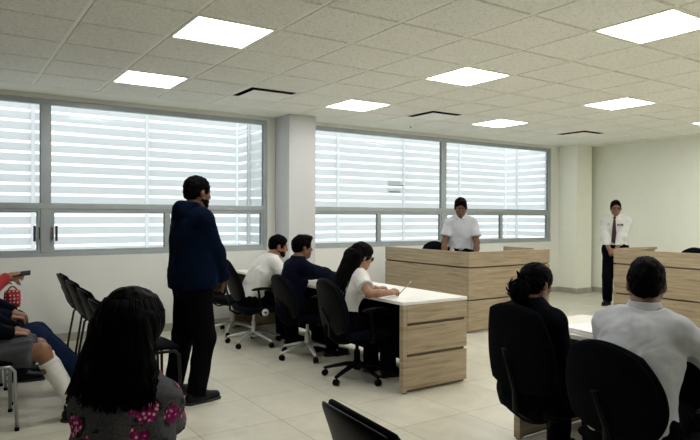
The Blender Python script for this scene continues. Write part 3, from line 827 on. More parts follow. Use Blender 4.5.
# lights
rown = ['in the row beside the windows', 'in the second row from the windows', 'in the third row from the windows', 'in the row above the camera', 'in the row behind the camera']
coln = ['first from the left', 'second from the left', 'third from the left', 'fourth from the left']
for (i, j) in lights:
    x0, x1, y0, y1 = cell(i, j)
    off = (i, j) in ((13, 0), (1, 9), (1, 12))
    r = empty('ceiling_light', ((x0 + x1) / 2, (y0 + y1) / 2, CEIL)); hs = GS / 2 - .013
    tag(r, ('unlit' if off else 'lit') + ' square ceiling panel ' + rown[j // 3] + ', ' + coln[(1, 5, 9, 13).index(i)], 'light', 'square ceiling light panels')
    f = MB(); w = .020
    f.b2(-hs, hs, -hs, -hs + w, -.004, .03).b2(-hs, hs, hs - w, hs, -.004, .03).b2(-hs, -hs + w, -hs + w, hs - w, -.004, .03).b2(hs - w, hs, -hs + w, hs - w, -.004, .03)
    f.build('frame', M['tee'], r)
    MB().b2(-hs + w, hs - w, -hs + w, hs - w, .0, .02).build('diffuser', M['panel_off' if off else 'panel'], r)
vl = ['square ceiling air diffuser left of the window column', 'square ceiling air diffuser above the second window', 'square ceiling air diffuser near the right corner column']
for (i, j), lb in zip(vents, vl):
    x0, x1, y0, y1 = cell(i, j); r = empty('air_vent', ((x0 + x1) / 2, (y0 + y1) / 2, CEIL)); hs = GS / 2 - .013
    tag(r, lb, 'vent', 'ceiling air diffusers')
    f = MB(); w = .03
    f.b2(-hs, hs, -hs, -hs + w, -.003, .02).b2(-hs, hs, hs - w, hs, -.003, .02).b2(-hs, -hs + w, -hs + w, hs - w, -.003, .02).b2(hs - w, hs, -hs + w, hs - w, -.003, .02)
    f.build('frame', M['vent'], r, bevel=.002)
    MB().b2(-hs + w, hs - w, -hs + w, hs - w, .14, .15).build('duct_opening', M['dark_void'], r)
    sd = MB()
    for q in (-1, 1):
        sd.b2(q * (hs - w), q * (hs - w - .004), -hs + w, hs - w, .0, .14); sd.b2(-hs + w, hs - w, q * (hs - w), q * (hs - w - .004), .0, .14)
    sd.build('plenum_side', M['dark_void'], r)
    a, b = hs - .065, .04; z0, z1 = -.020, -.034
    MB().add([(-a, -a, z0), (a, -a, z0), (a, a, z0), (-a, a, z0), (-b, -b, z1), (b, -b, z1), (b, b, z1), (-b, b, z1)],
             [(0, 3, 2, 1), (0, 1, 5, 4), (1, 2, 6, 5), (2, 3, 7, 6), (3, 0, 4, 7), (4, 5, 6, 7)]).build('deflector_plate', M['vent'], r)
    for q in (-1, 1): MB().b2(q * .15 - .006, q * .15 + .006, -.006, .006, -.018, .14).build('hanger', M['dark_void'], r)
sp = empty('sprinkler', (5.66, 6.90, CEIL)); tag(sp, 'small round ceiling sprinkler just behind the middle air diffuser', 'sprinkler')
MB().lathe([(.035, 0), (.04, -.004), (.03, -.010), (.012, -.012)], n=16).build('escutcheon', M['vent'], sp, True)
MB().lathe([(.009, -.010), (.009, -.032), (.016, -.034), (.016, -.037), (.002, -.038)], n=12).build('nozzle', M['alu'], sp, True)

# ------------------------------------------------------------------ windows
FYc = WY + .05
def window(name, x0, x1, mull, lower):
    w = empty(name, ((x0 + x1) / 2, FYc, WZ0)); w['kind'] = 'structure'
    cx = (x0 + x1) / 2
    def bx(m, a, b, z0, z1, d=.06): return m.b2(a - cx, b - cx, -d / 2, d / 2, z0 - WZ0, z1 - WZ0)
    f = MB(); bx(f, x0, x1, WZ0, WZ0 + .045); bx(f, x0, x1, WZ1 - .06, WZ1); bx(f, x0, x0 + .05, WZ0 + .045, WZ1 - .06); bx(f, x1 - .05, x1, WZ0 + .045, WZ1 - .06)
    f.build('frame', M['alu'], w, bevel=.004)
    t = MB(); bx(t, x0 + .05, x1 - .05, 1.47, 1.535, .07); t.build('transom', M['alu'], w, bevel=.004)
    for m_ in mull:
        q = MB(); bx(q, m_ - .05, m_ + .05, 1.535, WZ1 - .06, .068); bx(q, m_ - .05, m_ + .05, WZ0 + .045, 1.47, .068); q.build('mullion', M['alu'], w, bevel=.004)
    edges = [x0 + .05] + [e for m_ in mull for e in (m_ - .05, m_ + .05)] + [x1 - .05]
    for k in range(0, len(edges), 2):
        a, b = edges[k], edges[k + 1]
        p = MB(); bx(p, a, b, 1.535, WZ1 - .06, .006); p.build('glass_pane', M['glass'], w)
        gk = MB(); e = .006
        bx(gk, a, a + e, 1.535, WZ1 - .06, .03); bx(gk, b - e, b, 1.535, WZ1 - .06, .03); gk.build('gasket', M['seal'], w)
    for (a, b) in lower:
        s = MB(); h_ = .030
        bx(s, a, b, WZ0 + .045, WZ0 + .045 + h_, .045); bx(s, a, b, 1.47 - h_, 1.47, .045); bx(s, a, a + h_, WZ0 + .045 + h_, 1.47 - h_, .045); bx(s, b - h_, b, WZ0 + .045 + h_, 1.47 - h_, .045)
        so = s.build('sash', M['alu'], w, bevel=.003)
        p = MB(); bx(p, a + h_, b - h_, WZ0 + .045 + h_, 1.47 - h_, .006); p.build('pane', M['glass'], so)
        gk = MB(); e = .008; z0, z1 = WZ0 + .045 + h_, 1.47 - h_
        bx(gk, a + h_, a + h_ + e, z0, z1, .03); bx(gk, b - h_ - e, b - h_, z0, z1, .03); bx(gk, a + h_, b - h_, z1 - e, z1, .03); gk.build('gasket', M['seal'], so)
    return w, cx
w1, cx1 = window('window_1', W1[0], W1[1], [.953], [(-1.40, -.26), (-.26, .903), (1.003, 2.29), (2.29, 3.57)])
w2, cx2 = window('window_2', W2[0], W2[1], [6.79], [(4.27, 5.49), (5.49, 6.74), (6.84, 8.145), (8.145, 9.39)])
for q, xx in ((-1, .884), (1, 1.022)):
    hp = MB()
    hp.b2(xx - cx1 - .016, xx - cx1 + .016, -.045, -.024, 1.12 - WZ0, 1.285 - WZ0)
    ho = hp.build('handle_plate', M['alu'], w1, bevel=.004)
    MB().tube([(xx - cx1 - q * .004, -.046, 1.14 - WZ0), (xx - cx1 - q * .004, -.075, 1.155 - WZ0), (xx - cx1 - q * .004, -.075, 1.25 - WZ0), (xx - cx1 - q * .004, -.046, 1.265 - WZ0)], .006, 8).build('pull_bar', M['gasket'], ho, 'all')
    MB().b2(xx - cx1 + q * .026, xx - cx1 + q * .052, -.030, -.022, 1.115 - WZ0, 1.285 - WZ0).build('latch_strip', M['gasket'], w1, bevel=.002)

# louvre screens outside
LY = 8.6
def screen(label, x0, x1, posts, ret_post):
    r = empty('louver_screen', (0, 0, 0)); tag(r, label, 'sunscreen', 'outdoor louver screens')
    m = MB(); n = 15; pitch = .1308; z = 2.710
    for k in range(-1, n):
        zt = z - .018 - pitch * k; zb = z + .018 - pitch * (k + 1)
        pe = [x0] + [e for px in posts for e in (px - .025, px + .025)] + [x1 - .045]
        for u in range(0, len(pe), 2): m.b2(pe[u], pe[u + 1], LY, LY + .018, zb, zt)
        m.b2(x1 - .018, x1, WY + .10, LY - .012, zb, zt)
    m.build('slats', M['slat'], r)
    for px in posts + [x1 - .02]:
        MB().b2(px - .025, px + .025, LY - .012, LY + .03, .92, 2.84).build('post', M['slatpost'], r)
    MB().b2(x1 - .065, x1 - .018, ret_post - .022, ret_post + .022, .92, 2.84).build('post', M['slatpost'], r)
    MB().b2(x0, x1, LY - .04, LY + .02, .88, .92).b2(x1 - .06, x1, WY + .10, LY - .04, .88, .92).build('bottom_rail', M['post'], r)
    return r
screen('white horizontal louver screen outside the left window', -2.4, 3.728, [-.44, .962, 2.37], 8.15)
screen('white horizontal louver screen outside the right window', 3.90, 9.572, [5.50, 6.905, 8.275], 8.30)
lt = empty('junction_bracket', (6.70, LY - .012, 1.92)); tag(lt, 'small grey bracket box fixed on the louvers left of the mullion in the right window', 'bracket')
MB().b2(-.17, .10, -.012, .0, .05, .115).b2(-.17, .10, -.012, 0, -.10, -.04).build('plate', M['post'], lt, bevel=.002)
MB().b2(-.17, .17, -.018, -.004, .022, .04).b2(-.14, .10, -.018, -.004, -.095, -.075).build('bar', M['grey_detail'], lt)
st('outside_ledge', MB().b2(-2.6, 10.4, WY + .15, LY + .15, .80, .88), M['ledge'])
st('outside_ground', MB().b2(-12, 22, LY + .15, 24, -.4, -.3), M['ledge'])

# ------------------------------------------------------------------ furniture
def panel_face(root, axis, fixed, a0, a1, out, zs, th=.022):
    """wooden boards of one face, stacked with dark shadow gaps: axis 'x' runs along X at Y=fixed, out is the outward sign"""
    for (z0, z1) in zs:
        m = MB()
        if axis == 'x': m.b2(a0, a1, fixed, fixed - out * th, z0, z1)
        else: m.b2(fixed, fixed - out * th, a0, a1, z0, z1)
        m.build('front_panel', M['wood'], root, bevel=.002, seg=1)
BZ = [(.02, .382), (.402, .774), (.794, .955)]
def bench(name, label, ox, oy):
    r = empty(name, (ox, oy, 0)); tag(r, label, 'bench', 'tall wooden court benches'); return r
# first bench: corner nearest the tables at (5.256, 5.304)
r = bench('court_bench', 'tall L-shaped light oak bench with the boy in the polo shirt behind it', 5.256, 5.304)
L1, L2 = 1.66, 1.49
panel_face(r, 'y', 0, .024, L1, -1, BZ); panel_face(r, 'x', 0, 0, L2, -1, BZ)
MB().b2(.022, .045, .022, L1, .015, .95).b2(.045, L2 - .005, .022, .045, .015, .95).build('carcass', M['groove'], r)
MB().b2(-.002, .058, -.002, L1, .955, .972).b2(.058, L2, -.002, .058, .955, .972).build('cap_rail', M['wood'], r, bevel=.002)
MB().b2(.046, .60, .046, L1, .735, .76).b2(.60, L2 - .02, .046, .60, .735, .76).build('worktop', M['laminate'], r)
MB().b2(L2 - .03, L2, .046, .60, .0, .735).build('end_panel', M['wood'], r)
MB().b2(L2 - .035, L2 + .005, .27, .78, .0, .975).build('side_wing', M['wood'], r)
# second bench on the right
r = bench('court_bench', 'tall light oak bench at the right edge, behind the man in the white shirt', 7.45, 3.0)
L1 = 1.83; L2 = .95
panel_face(r, 'y', 0, 0, L1, -1, BZ)
MB().b2(.022, .045, 0, L1 - .024, .015, .95).build('carcass', M['groove'], r)
panel_face(r, 'x', L1, .022, L2, 1, BZ)
MB().b2(-.002, .058, -.002, L1 + .002, .955, .972).build('cap_rail', M['wood'], r, bevel=.002)
MB().b2(.058, L2, L1 - .058, L1 + .002, .955, .985).build('side_wing', M['wood'], r, bevel=.002)
MB().b2(.046, .62, .05, L1 - .06, .735, .76).build('worktop', M['laminate'], r)
# long tables
TX0, TX1 = 3.015, 3.705
TZ = [(.030, .286), (.310, .532), (.556, .697)]
def table(label, y0, y1, near_panels):
    r = empty('work_table', (TX0, y0, 0)); tag(r, label, 'table', 'white topped oak tables'); W_, D_ = TX1 - TX0, y1 - y0
    MB().b2(0, W_, 0, D_, .70, .725).build('tabletop', M['laminate'], r, bevel=.0015, seg=1)
    for (ya, yb, sgn) in ((0, .05, -1), (D_ - .05, D_, 1)):
        e = MB().b2(.0, .038, ya + .001, yb - .001, .008, .70).build('end_board', M['wood'], r, bevel=.002)
        MB().b2(.038, W_ - .02, ya + .02, yb - .02, .008, .69).build('carcass', M['groove'], r)
        for (z0, z1) in TZ:
            for yy in (ya, yb - .018):
                MB().b2(.038, W_ - .004, yy, yy + .018, z0, z1).build('front_panel', M['wood'], r, bevel=.002, seg=1)
    MB().b2(W_ - .06, W_ - .035, .05, D_ - .05, .04, .70).build('modesty_panel', M['fabric_blk'], r)  # coloured black to stand in for the shade under the table
    for ya in (.08, D_ - .08):
        MB().lathe([(.018, 0), (.018, .012), (.012, .014)], (.025, ya - .06 if ya < .5 else ya + .06, 0), 12).build('foot', M['gasket'], r)
    return r
table('long white topped oak table where two men and a woman sit', 3.755, 7.16, True)
table('long white topped oak table at right, in front of the woman with the bun', -.75, 2.64, True)

def pad_back(m, zc, hh, ww, xb, tilt, t, rnd, taper, bow, n=20, lum=.02):
    ct, stt = math.cos(tilt), math.sin(tilt)
    def fn(a, b, q):
        k = (b / hh + .5)
        y = a * (1 - taper * k * k)
        x = xb - (b) * stt + q * ct + bow * (a / (ww / 2)) ** 2 * .5 * ww - lum * math.sin(k * PI) * -1 * .6
        return (x, y, zc + b * ct + q * stt)
    return m.pad(fn, n, rnd, ww, hh, t, 5)
def office_chair(label, x, y, rz, base='silver', top=.90, fab='fabric', tilt=12, wid=.47, spin=20, arms=True, seat=.44, group=None, taper=.22, badge=False, hh=None, rnd=.8):
    r = empty('office_chair', (x, y, 0), rz); tag(r, label, 'chair', group)
    bm_ = M['silver'] if base == 'silver' else M['plastic']
    s = MB().pad(lambda a, b, q: (.02 + a - .0, b, seat - .035 + q - .03 * max(0, a / .24 - .55) ** 2 * 2), 18, .5, .48, wid + .01, .075, 5, .25).build('seat', M[fab], r, 'all')
    MB().b2(-.17, .17, -.17, .17, seat - .085, seat - .068).build('seat_plate', M['plastic'], s, bevel=.01)
    hh = hh or (top - seat - .02); zc = top - hh / 2
    xb = -.235 - .04
    bk = pad_back(MB(), zc, hh / math.cos(rad(tilt)), wid, xb, rad(tilt), .06, rnd, taper, .13).build('backrest', M[fab], r, 'all')
    pad_back(MB(), zc, hh / math.cos(rad(tilt)) * .985, wid * .975, xb - .026, rad(tilt), .035, rnd, taper, .13).build('back_shell', M['plastic' if fab != 'fabric_blk' else fab], bk, 'all')
    MB().tube([(-.02, 0, seat - .085), (-.20, 0, seat - .095), (-.27, 0, seat - .05), (xb - .0, 0, seat + .06), (xb - .075, 0, zc)], .022, 8, .45).build('back_support', M['plastic'], r, 'all')
    if arms:
        for q in (-1, 1):
            a = MB().tube([(.0, q * .20, seat - .08), (.0, q * (wid / 2 + .02), seat - .085), (-.01, q * (wid / 2 + .045), seat - .05), (-.035, q * (wid / 2 + .045), seat + .10), (-.05, q * (wid / 2 + .045), seat + .185)], .013, 8, 1.5).build('armrest', M['plastic'], r, 'all')
            MB().pad(lambda a_, b_, q_: (.0 + a_, q * (wid / 2 + .045) + b_, seat + .195 + q_ - .03 * (a_ / .13) ** 2 * .4), 8, .5, .26, .05, .03, 4).build('arm_pad', M['plastic'], a, 'all')
            if badge and q == -1:
                bd = MB().lathe([(.001, .004), (.036, .004), (.038, 0), (.038, -.003)], n=24, mat=Matrix.Rotation(PI / 2, 3, 'X')).build('round_badge', M['sticker'], r, 'all')
                bd.location = (.02, -(wid / 2 + .07), seat - .055); bd['label'] = 'white round badge with a dark emblem'
                MB().b2(-.006, .006, -.0055, -.004, -.018, .010).box((-.012, -.005, .004), (.014, .0015, .012)).box((.013, -.005, .002), (.016, .0015, .009)).build('emblem', M['gasket'], bd)
    MB().lathe([(.032, .085), (.036, .10), (.036, .15), (.027, .16), (.027, .25), (.016, .252), (.016, seat - .08)], n=16).build('gas_lift', bm_, r, True)
    for k in range(5):
        a = rad(spin + 72 * k); c, s_ = math.cos(a), math.sin(a)
        def P_(d, z): return (c * d, s_ * d, z)
        lg = MB().tube([P_(.02, .125), P_(.10, .120), P_(.20, .096), P_(.29, .072), P_(.305, .07)], [.03, .027, .022, .018, .012], 10, .7).build('base_leg', bm_, r, 'all')
        cs = MB(); fd = Vector((c, s_, 0)); lt_ = Vector((-s_, c, 0))
        mt = Matrix((lt_.cross(Vector((0, 0, 1))), Vector((0, 0, 1)), lt_)).transposed()
        for q in (-1, 1):
            cs.lathe([(.004, -.008), (.024, -.008), (.027, -.004), (.027, .004), (.024, .008), (.004, .008)], Vector(P_(.295, .0275)) + lt_ * q * .013, 16, mt)
        cs.tube([P_(.29, .035), P_(.288, .072)], .008, 8)
        cs.build('caster', M['plastic'], lg, True)
    return r
def visitor_chair(label, x, y, rz, tube='blackmetal', group=None, fab='fabric_blk', high=.82, wid=.46):
    r = empty('visitor_chair', (x, y, 0), rz); tag(r, label, 'chair', group); mt = M[tube]
    MB().pad(lambda a, b, q: (.0 + a, b, .445 + q - .02 * max(0, a / .22 - .5) * 1.2), 16, .4, .45, wid, .05, 5, .2).build('seat', M[fab], r, 'all')
    hh = .34; tilt = rad(20)
    bk = pad_back(MB(), high - hh / 2, hh, wid, -.29, tilt, .045, .5, .16, .12).build('backrest', M[fab], r, 'all')
    pad_back(MB(), high - hh / 2, hh * .99, wid * .985, -.317, tilt, .030, .5, .16, .12).build('back_shell', M['plastic'], bk, 'all')
    for q in (-1, 1):
        yy = q * (wid / 2 - .02)
        f = MB().tube([(.21, q * (wid / 2 + .0), .012), (.20, yy, .38), (.17, yy, .415), (.0, yy, .415)], .0115, 10).build('leg', mt, r, 'all')
        MB().lathe([(.015, 0), (.015, .02), (.0125, .024)], (.21, q * (wid / 2), 0), 12).build('rubber_foot', M['plastic'], f, True)
        f = MB().tube([(-.24, q * (wid / 2 + .0), .012), (-.18, yy, .38), (-.14, yy, .415), (.0, yy, .415)], .0115, 10).build('leg', mt, r, 'all')
        MB().lathe([(.015, 0), (.015, .02), (.0125, .024)], (-.24, q * (wid / 2), 0), 12).build('rubber_foot', M['plastic'], f, True)
        MB().tube([(-.10, q * .16, .415), (-.20, q * .16, .43), (-.235, q * .16, .48), (-.31, q * .15, .66)], .0105, 8).build('back_upright', mt, r, 'all')
    MB().tube([(.17, -wid / 2 + .02, .412), (.17, wid / 2 - .02, .412)], .010, 8).tube([(-.12, -wid / 2 + .02, .412), (-.12, wid / 2 - .02, .412)], .010, 8).build('crossbar', mt, r, 'all')
    return r
gt = 'office chairs'
office_chair('navy office chair on a black star base under the long haired woman', 2.99, 4.36, rad(-2), 'black', .885, spin=-14, group=gt, hh=.49)
office_chair('navy office chair on a silver star base under the man in navy', 3.04, 5.31, rad(0), 'silver', .84, spin=40, group=gt, hh=.45, tilt=15)
office_chair('tall reclined black office chair with a white badge under the man in the white tee', 2.85, 6.15, rad(-6), 'silver', .98, spin=2, tilt=23, group=gt, badge=True, hh=.50)
office_chair('empty office chair beside the window wall, mostly hidden, silver legs showing', 2.90, 6.86, rad(10), 'silver', .80, spin=10, group=gt, arms=False)
office_chair('black office chair under the woman with the bun', 2.765, 2.155, rad(-4), 'black', .955, fab='fabric_blk', group=gt, arms=False, spin=10, tilt=8, hh=.47, rnd=.6)
office_chair('large black office chair under the man in the white shirt at right', 2.635, 1.53, rad(-6), 'black', .88, fab='fabric_blk', wid=.53, group=gt, spin=30, tilt=10)
office_chair('black office chair behind the oak bench beside the boy in the polo shirt', 5.80, 6.50, rad(232), 'black', 1.045, fab='fabric_blk', group=gt, hh=.5)
office_chair('black office chair showing its top over the right bench', 8.40, 4.42, rad(180), 'black', .985, fab='fabric_blk', group=gt, hh=.5)
gv = 'black visitor chairs in the front row'
vls = ['black visitor chair nearest the window wall in the empty row', 'black visitor chair second from the window wall in the empty row', 'black visitor chair third from the window wall, partly behind the long haired girl', 'black visitor chair right behind the standing man in the hoodie']
for yy, lb, dx in zip((6.85, 6.10, 5.36, 4.63), vls, (1.36, 1.33, 1.30, 1.25)):
    visitor_chair(lb, dx, yy, 0, group=gv, wid=.47)
visitor_chair('black visitor chair in the foreground, only the top of its back in frame', 1.30, 1.40, rad(-4), group=gv, wid=.48, high=.868)
gs_ = 'seats of the audience row at left'
visitor_chair('chrome legged chair under the seated person in the grey skirt', .20, 4.73, 0, 'chrome', group=gs_)
visitor_chair('chair under the seated person in blue jeans', .22, 5.36, 0, 'chrome', group=gs_)
visitor_chair('chair under the person in red holding a phone', .20, 5.98, 0, 'chrome', group=gs_)
visitor_chair('chrome framed chair under the girl in the floral top', .43, 1.86, rad(68), 'chrome', group=gs_, high=.80)

# papers and small things
def sheet(name, label, x, y, z, rz, w, d, h, group=None, n=1):
    m = MB()
    rr = random.Random(int(x * 1000))
    for k in range(n):
        m.box((rr.uniform(-.004, .004) if n > 1 else 0, rr.uniform(-.004, .004) if n > 1 else 0, h / n * (k + .5)), (w, d, h / n * .86), rr.uniform(-.03, .03) if n > 1 else 0)
    o = m.build(name, M['paper'], None); o.location = (x, y, z); o.rotation_euler = (0, 0, rz); tag(o, label, 'paper', group); return o
sheet('paper_stack', 'stack of white papers on the right table between the woman and man', 3.17, 2.17, .7255, rad(80), .30, .24, .028, n=8)
sheet('paper_sheet', 'white sheet of paper under the writing hand of the long haired woman', 3.17, 4.10, .7255, rad(12), .22, .28, .0012)
sheet('paper_sheet', 'white sheet of paper before the man in navy', 3.36, 5.22, .7255, rad(-8), .22, .28, .0012)

# ------------------------------------------------------------------ the people
blk = {'kind': 'trousers', 'mat': 'black_cloth'}
person('man_standing', 'standing man in a navy hoodie and black trousers, seen from behind', (1.60, 4.56, 0), rad(8),
  dict(s=1.005, girth=1.10, hw=.185, seed=2, skin='skin3', hair='short', beard=True, hyaw=4, hpitch=3, l1=-3, l2=2, ln=14, vox=.009,
       wrL=(.235, .055, .90), wrR=(.245, -.045, .88), ehL=(-.6, .7, -.2), ehR=(-.6, -.7, -.2), hdL=(.25, -.7, -.5), hdR=(.2, .75, -.5), hnL=(-.7, 0, -.3), hnR=(-.7, 0, -.3), htL=1, htR=-1, curlL=.45, curlR=.45,
       anL=(-.09, .15, .08), anR=(-.03, -.12, .08), toeL=8, toeR=2,
       top=dict(kind='hoodie', name='hoodie', mat='navy', long=True, e=.030, se=.012, hem=-.07, neck=.03, fold=.006),
       bottom=dict(kind='trousers', mat='black_cloth', e=.010, loose=.012, fold=.006)))
person('man_tee', 'seated man with a short beard in a white tee, leaning on the table', (2.89, 6.12, 0), rad(-4),
  dict(s=.98, sit=True, hip=.515, hx=-.08, l1=20, l2=34, ln=34, hyaw=-16, hpitch=10, seed=3, skin='skin', hair='short', beard=True, hw=.18, girth=1.08,
       wrL=(.45, .12, .77), wrR=(.40, -.13, .77), ehL=(-.4, .8, -.6), ehR=(-.4, -.8, -.5), hdL=(.7, -.7, 0), hdR=(.75, .6, 0),
       top=dict(kind='tee', name='tee_shirt', mat='white_cloth', e=.018, sl=.75, se=.012, hem=-.02, neck=.03, fold=.006), bottom=blk))
person('man_navy', 'seated young man in a navy sweater at the middle of the table', (2.93, 5.33, 0), rad(0),
  dict(s=.93, sit=True, hip=.505, hx=-.07, l1=3, l2=15, ln=20, hyaw=-8, hpitch=2, seed=4, skin='skin3', hair='short', hairt=.016, quiff=True, hw=.172,
       wrL=(.46, .14, .77), wrR=(.46, -.10, .77), ehL=(-.4, .8, -.5), ehR=(-.4, -.8, -.5), hdL=(.8, -.5, 0), hdR=(.85, .4, .1),
       top=dict(kind='sweater', name='sweater', mat='navy2', long=True, e=.018, hem=-.05, neck=.045, fold=.005), bottom=blk))
rt4, J4, h4 = person('woman_writing', 'seated woman with long black hair in a white tee, writing at the table', (2.85, 4.38, 0), rad(0),
  dict(s=.93, fem=True, sit=True, hip=.490, hx=-.0, l1=7, l2=22, ln=24, hyaw=-10, hpitch=16, seed=5, skin='skin2', hair='long', hlen=.50, hwid=.85, hback=.20, hb0=.045, flare=.2, hw=.155, strands=130,
       wrL=(.36, .02, .767), wrR=(.255, -.345, .767), ehL=(-.2, .8, -.6), ehR=(-.25, -.8, -.35), hdL=(.75, -.6, 0), hdR=(.93, .33, .12), hnR=(.1, .45, -.8), curlR=.75, thumbR=.6,
       top=dict(kind='tee', name='tee_shirt', mat='white_cloth', e=.016, sl=.62, se=.010, hem=-.04, neck=.02, fold=.005), bottom=blk))
glasses(rt4, J4, h4, .93)
person('boy_polo', 'standing boy in a pale polo shirt behind the oak bench', (5.70, 5.90, 0), rad(224),
  dict(s=.975, hyaw=-2, hpitch=20, l1=2, l2=4, ln=14, seed=6, skin='skin3', hair='short', hairt=.016, quiff=True, hw=.172,
       wrL=(.20, .20, .86), wrR=(.20, -.20, .86), ehL=(-.6, .75, 0), ehR=(-.6, -.75, 0), hdL=(.6, -.25, -.5), hdR=(.6, .25, -.5), hnL=(-.3, -.8, -.3), hnR=(-.3, .8, -.3), curlL=.4, curlR=.4,
       anL=(-.03, .11, .08), anR=(-.03, -.11, .08),
       top=dict(kind='polo', name='polo_shirt', mat='polo', e=.014, sl=.72, se=.014, hem=.05, neck=.03, fold=.005),
       bottom=dict(kind='trousers', mat='black_cloth', waist=.11, belt=True)))
rt6, J6, h6 = person('man_tie', 'standing man with glasses in a white shirt and dark tie by the right wall', (8.90, 5.74, 0), rad(205),
  dict(s=.985, hyaw=14, hpitch=6, l1=-2, l2=0, ln=10, seed=7, skin='skin', hair='short', hairt=.012, hw=.185, girth=1.06,
       wrL=(.225, .045, .895), wrR=(.225, -.06, .905), ehL=(-.7, .75, -.1), ehR=(-.7, -.75, -.1), hdL=(.15, -.75, -.5), hdR=(.2, .7, -.6), hnL=(-.8, 0, -.2), hnR=(-.8, 0, -.2), htL=1, htR=-1, curlL=.5, curlR=.4,
       anL=(-.03, .12, .08), anR=(-.03, -.12, .08),
       top=dict(kind='shirt', name='shirt', mat='white_cloth', long=True, e=.020, se=.010, hem=.05, neck=.035, fold=.006),
       bottom=dict(kind='trousers', mat='blackblue', waist=.10, belt=True)))
glasses(rt6, J6, h6, .985)
# tie, badge and emblem on his shirt (children of the person)
def chest_pt(J, t, y, off):
    u = J['u2']; return J['W'] + u * t + J['Fr'] * off + J['L'] * y
tm = MB(); N6 = J6['N']; s6 = .985
prof = [(.335, .085, .016), (.315, .098, .020), (.29, .112, .014), (.22, .130, .022), (.12, .137, .030), (.02, .137, .036), (-.06, .135, .040), (-.085, .134, .004)]
vs = []
for t_, o_, w_ in prof:
    for yy in (-w_, 0, w_):
        vs.append(tuple(chest_pt(J6, t_, yy, o_ * 1.02 + (.004 if yy == 0 else -.004) + .012)))
    for yy in (w_, 0, -w_):
        vs.append(tuple(chest_pt(J6, t_, yy, o_ * 1.02 + (.004 if yy == 0 else -.004) + .004)))
fs = []
for k in range(len(prof) - 1):
    for q in range(6): fs.append((k * 6 + q, k * 6 + (q + 1) % 6, k * 6 + 6 + (q + 1) % 6, k * 6 + 6 + q))
fs += [tuple(range(6)), tuple(range(42, 48))]
tm.add(vs, fs).build('necktie', M['tie'], rt6, True)
def plate(name, mat, J, t, y, off, w, hgt, th, parent, bev=.002):
    c = chest_pt(J, t, y, off); R3 = Matrix((J['Fr'].tolist(), J['L'].tolist(), J['u2'].tolist())).transposed()
    o = MB().box((0, 0, 0), (th, w, hgt)).build(name, mat, parent, bevel=bev); o.location = Vector(c); o.rotation_euler = R3.to_euler(); return o
b = plate('name_badge', M['gasket'], J6, .205, .088, .137, .085, .026, .008, rt6); b['label'] = 'dark name badge on the left chest'
MB().b2(.0035, .0048, -.03, .02, .002, .005).b2(.0035, .0048, -.03, .01, -.006, -.003).build('badge_lettering', M['sticker'], b)
b = plate('chest_emblem', M['grey_detail'], J6, .215, -.085, .136, .022, .018, .006, rt6); b['label'] = 'small grey emblem on the right chest'
rt7, J7, h7 = person('woman_bun', 'seated woman with a hair bun in a black jacket, seen from behind', (2.60, 2.20, 0), rad(-2),
  dict(s=.885, fem=True, sit=True, hip=.470, hx=.05, l1=-5, l2=1, ln=14, hyaw=-2, hpitch=8, seed=8, skin='skin', hair='bun', hw=.182, girth=1.0,
       wrL=(.34, .08, .62), wrR=(.33, -.08, .60), ehL=(-.6, .4, -.7), ehR=(-.6, -.35, -.7), hdL=(.8, -.5, 0), hdR=(.8, .5, 0),
       top=dict(kind='jacket', name='jacket', mat='blackblue', long=True, e=.026, se=.012, hem=-.10, neck=.065, fold=.006, hemcone=1), bottom=blk))
er = MB().lathe([(.0005, .0045), (.0032, .0032), (.0045, 0), (.0032, -.0032), (.0005, -.0045)], n=10).build('earring', M['pearl'], rt7, 'all'); er.location = Vector(h7(-.006, -.088, -.042)); er['label'] = 'small white pearl earring'
person('man_white', 'seated man in a white shirt seen from behind at the right front', (2.61, 1.575, 0), rad(12),
  dict(s=.98, sit=True, hip=.487, hx=-.06, l1=8, l2=24, ln=16, hyaw=18, hpitch=4, seed=9, hairt=.014, skin='skin3', hair='short', hw=.176, girth=1.03, vox=.007,
       wrL=(.42, .10, .77), wrR=(.42, -.16, .77), ehL=(-.2, .35, -.8), ehR=(-.2, -.85, -.45), hdL=(.8, -.5, 0), hdR=(.8, .5, 0),
       top=dict(kind='shirt', name='shirt', mat='white_cool', long=True, e=.022, se=.012, hem=-.05, hemr=.42, neck=.03, fold=.007), bottom=blk))
person('girl_floral', 'seated girl with long black hair in a floral top, back to the camera', (.45, 1.85, 0), rad(68),
  dict(s=.89, fem=True, sit=True, hip=.50, hx=-.08, l1=6, l2=18, ln=12, hyaw=-34, hpitch=4, seed=10, skin='skin2', hair='long', hairt=.022, hlen=.30, hwid=1.0, hback=.03, hb0=.01, flare=.12, hw=.122, shd=.10, girth=.98, vox=.007, strands=330,
       wrL=(.40, .09, .60), wrR=(.40, -.09, .60), ehL=(-.5, .8, -.4), ehR=(-.5, -.8, -.4), hdL=(.8, -.4, -.2), hdR=(.8, .4, -.2),
       top=dict(kind='blouse', name='floral_top', mat='floral', e=.012, sl=.8, se=.008, hem=-.08, neck=.025, fold=.008, hemcone=1), bottom=dict(kind='trousers', mat='darkjeans')))
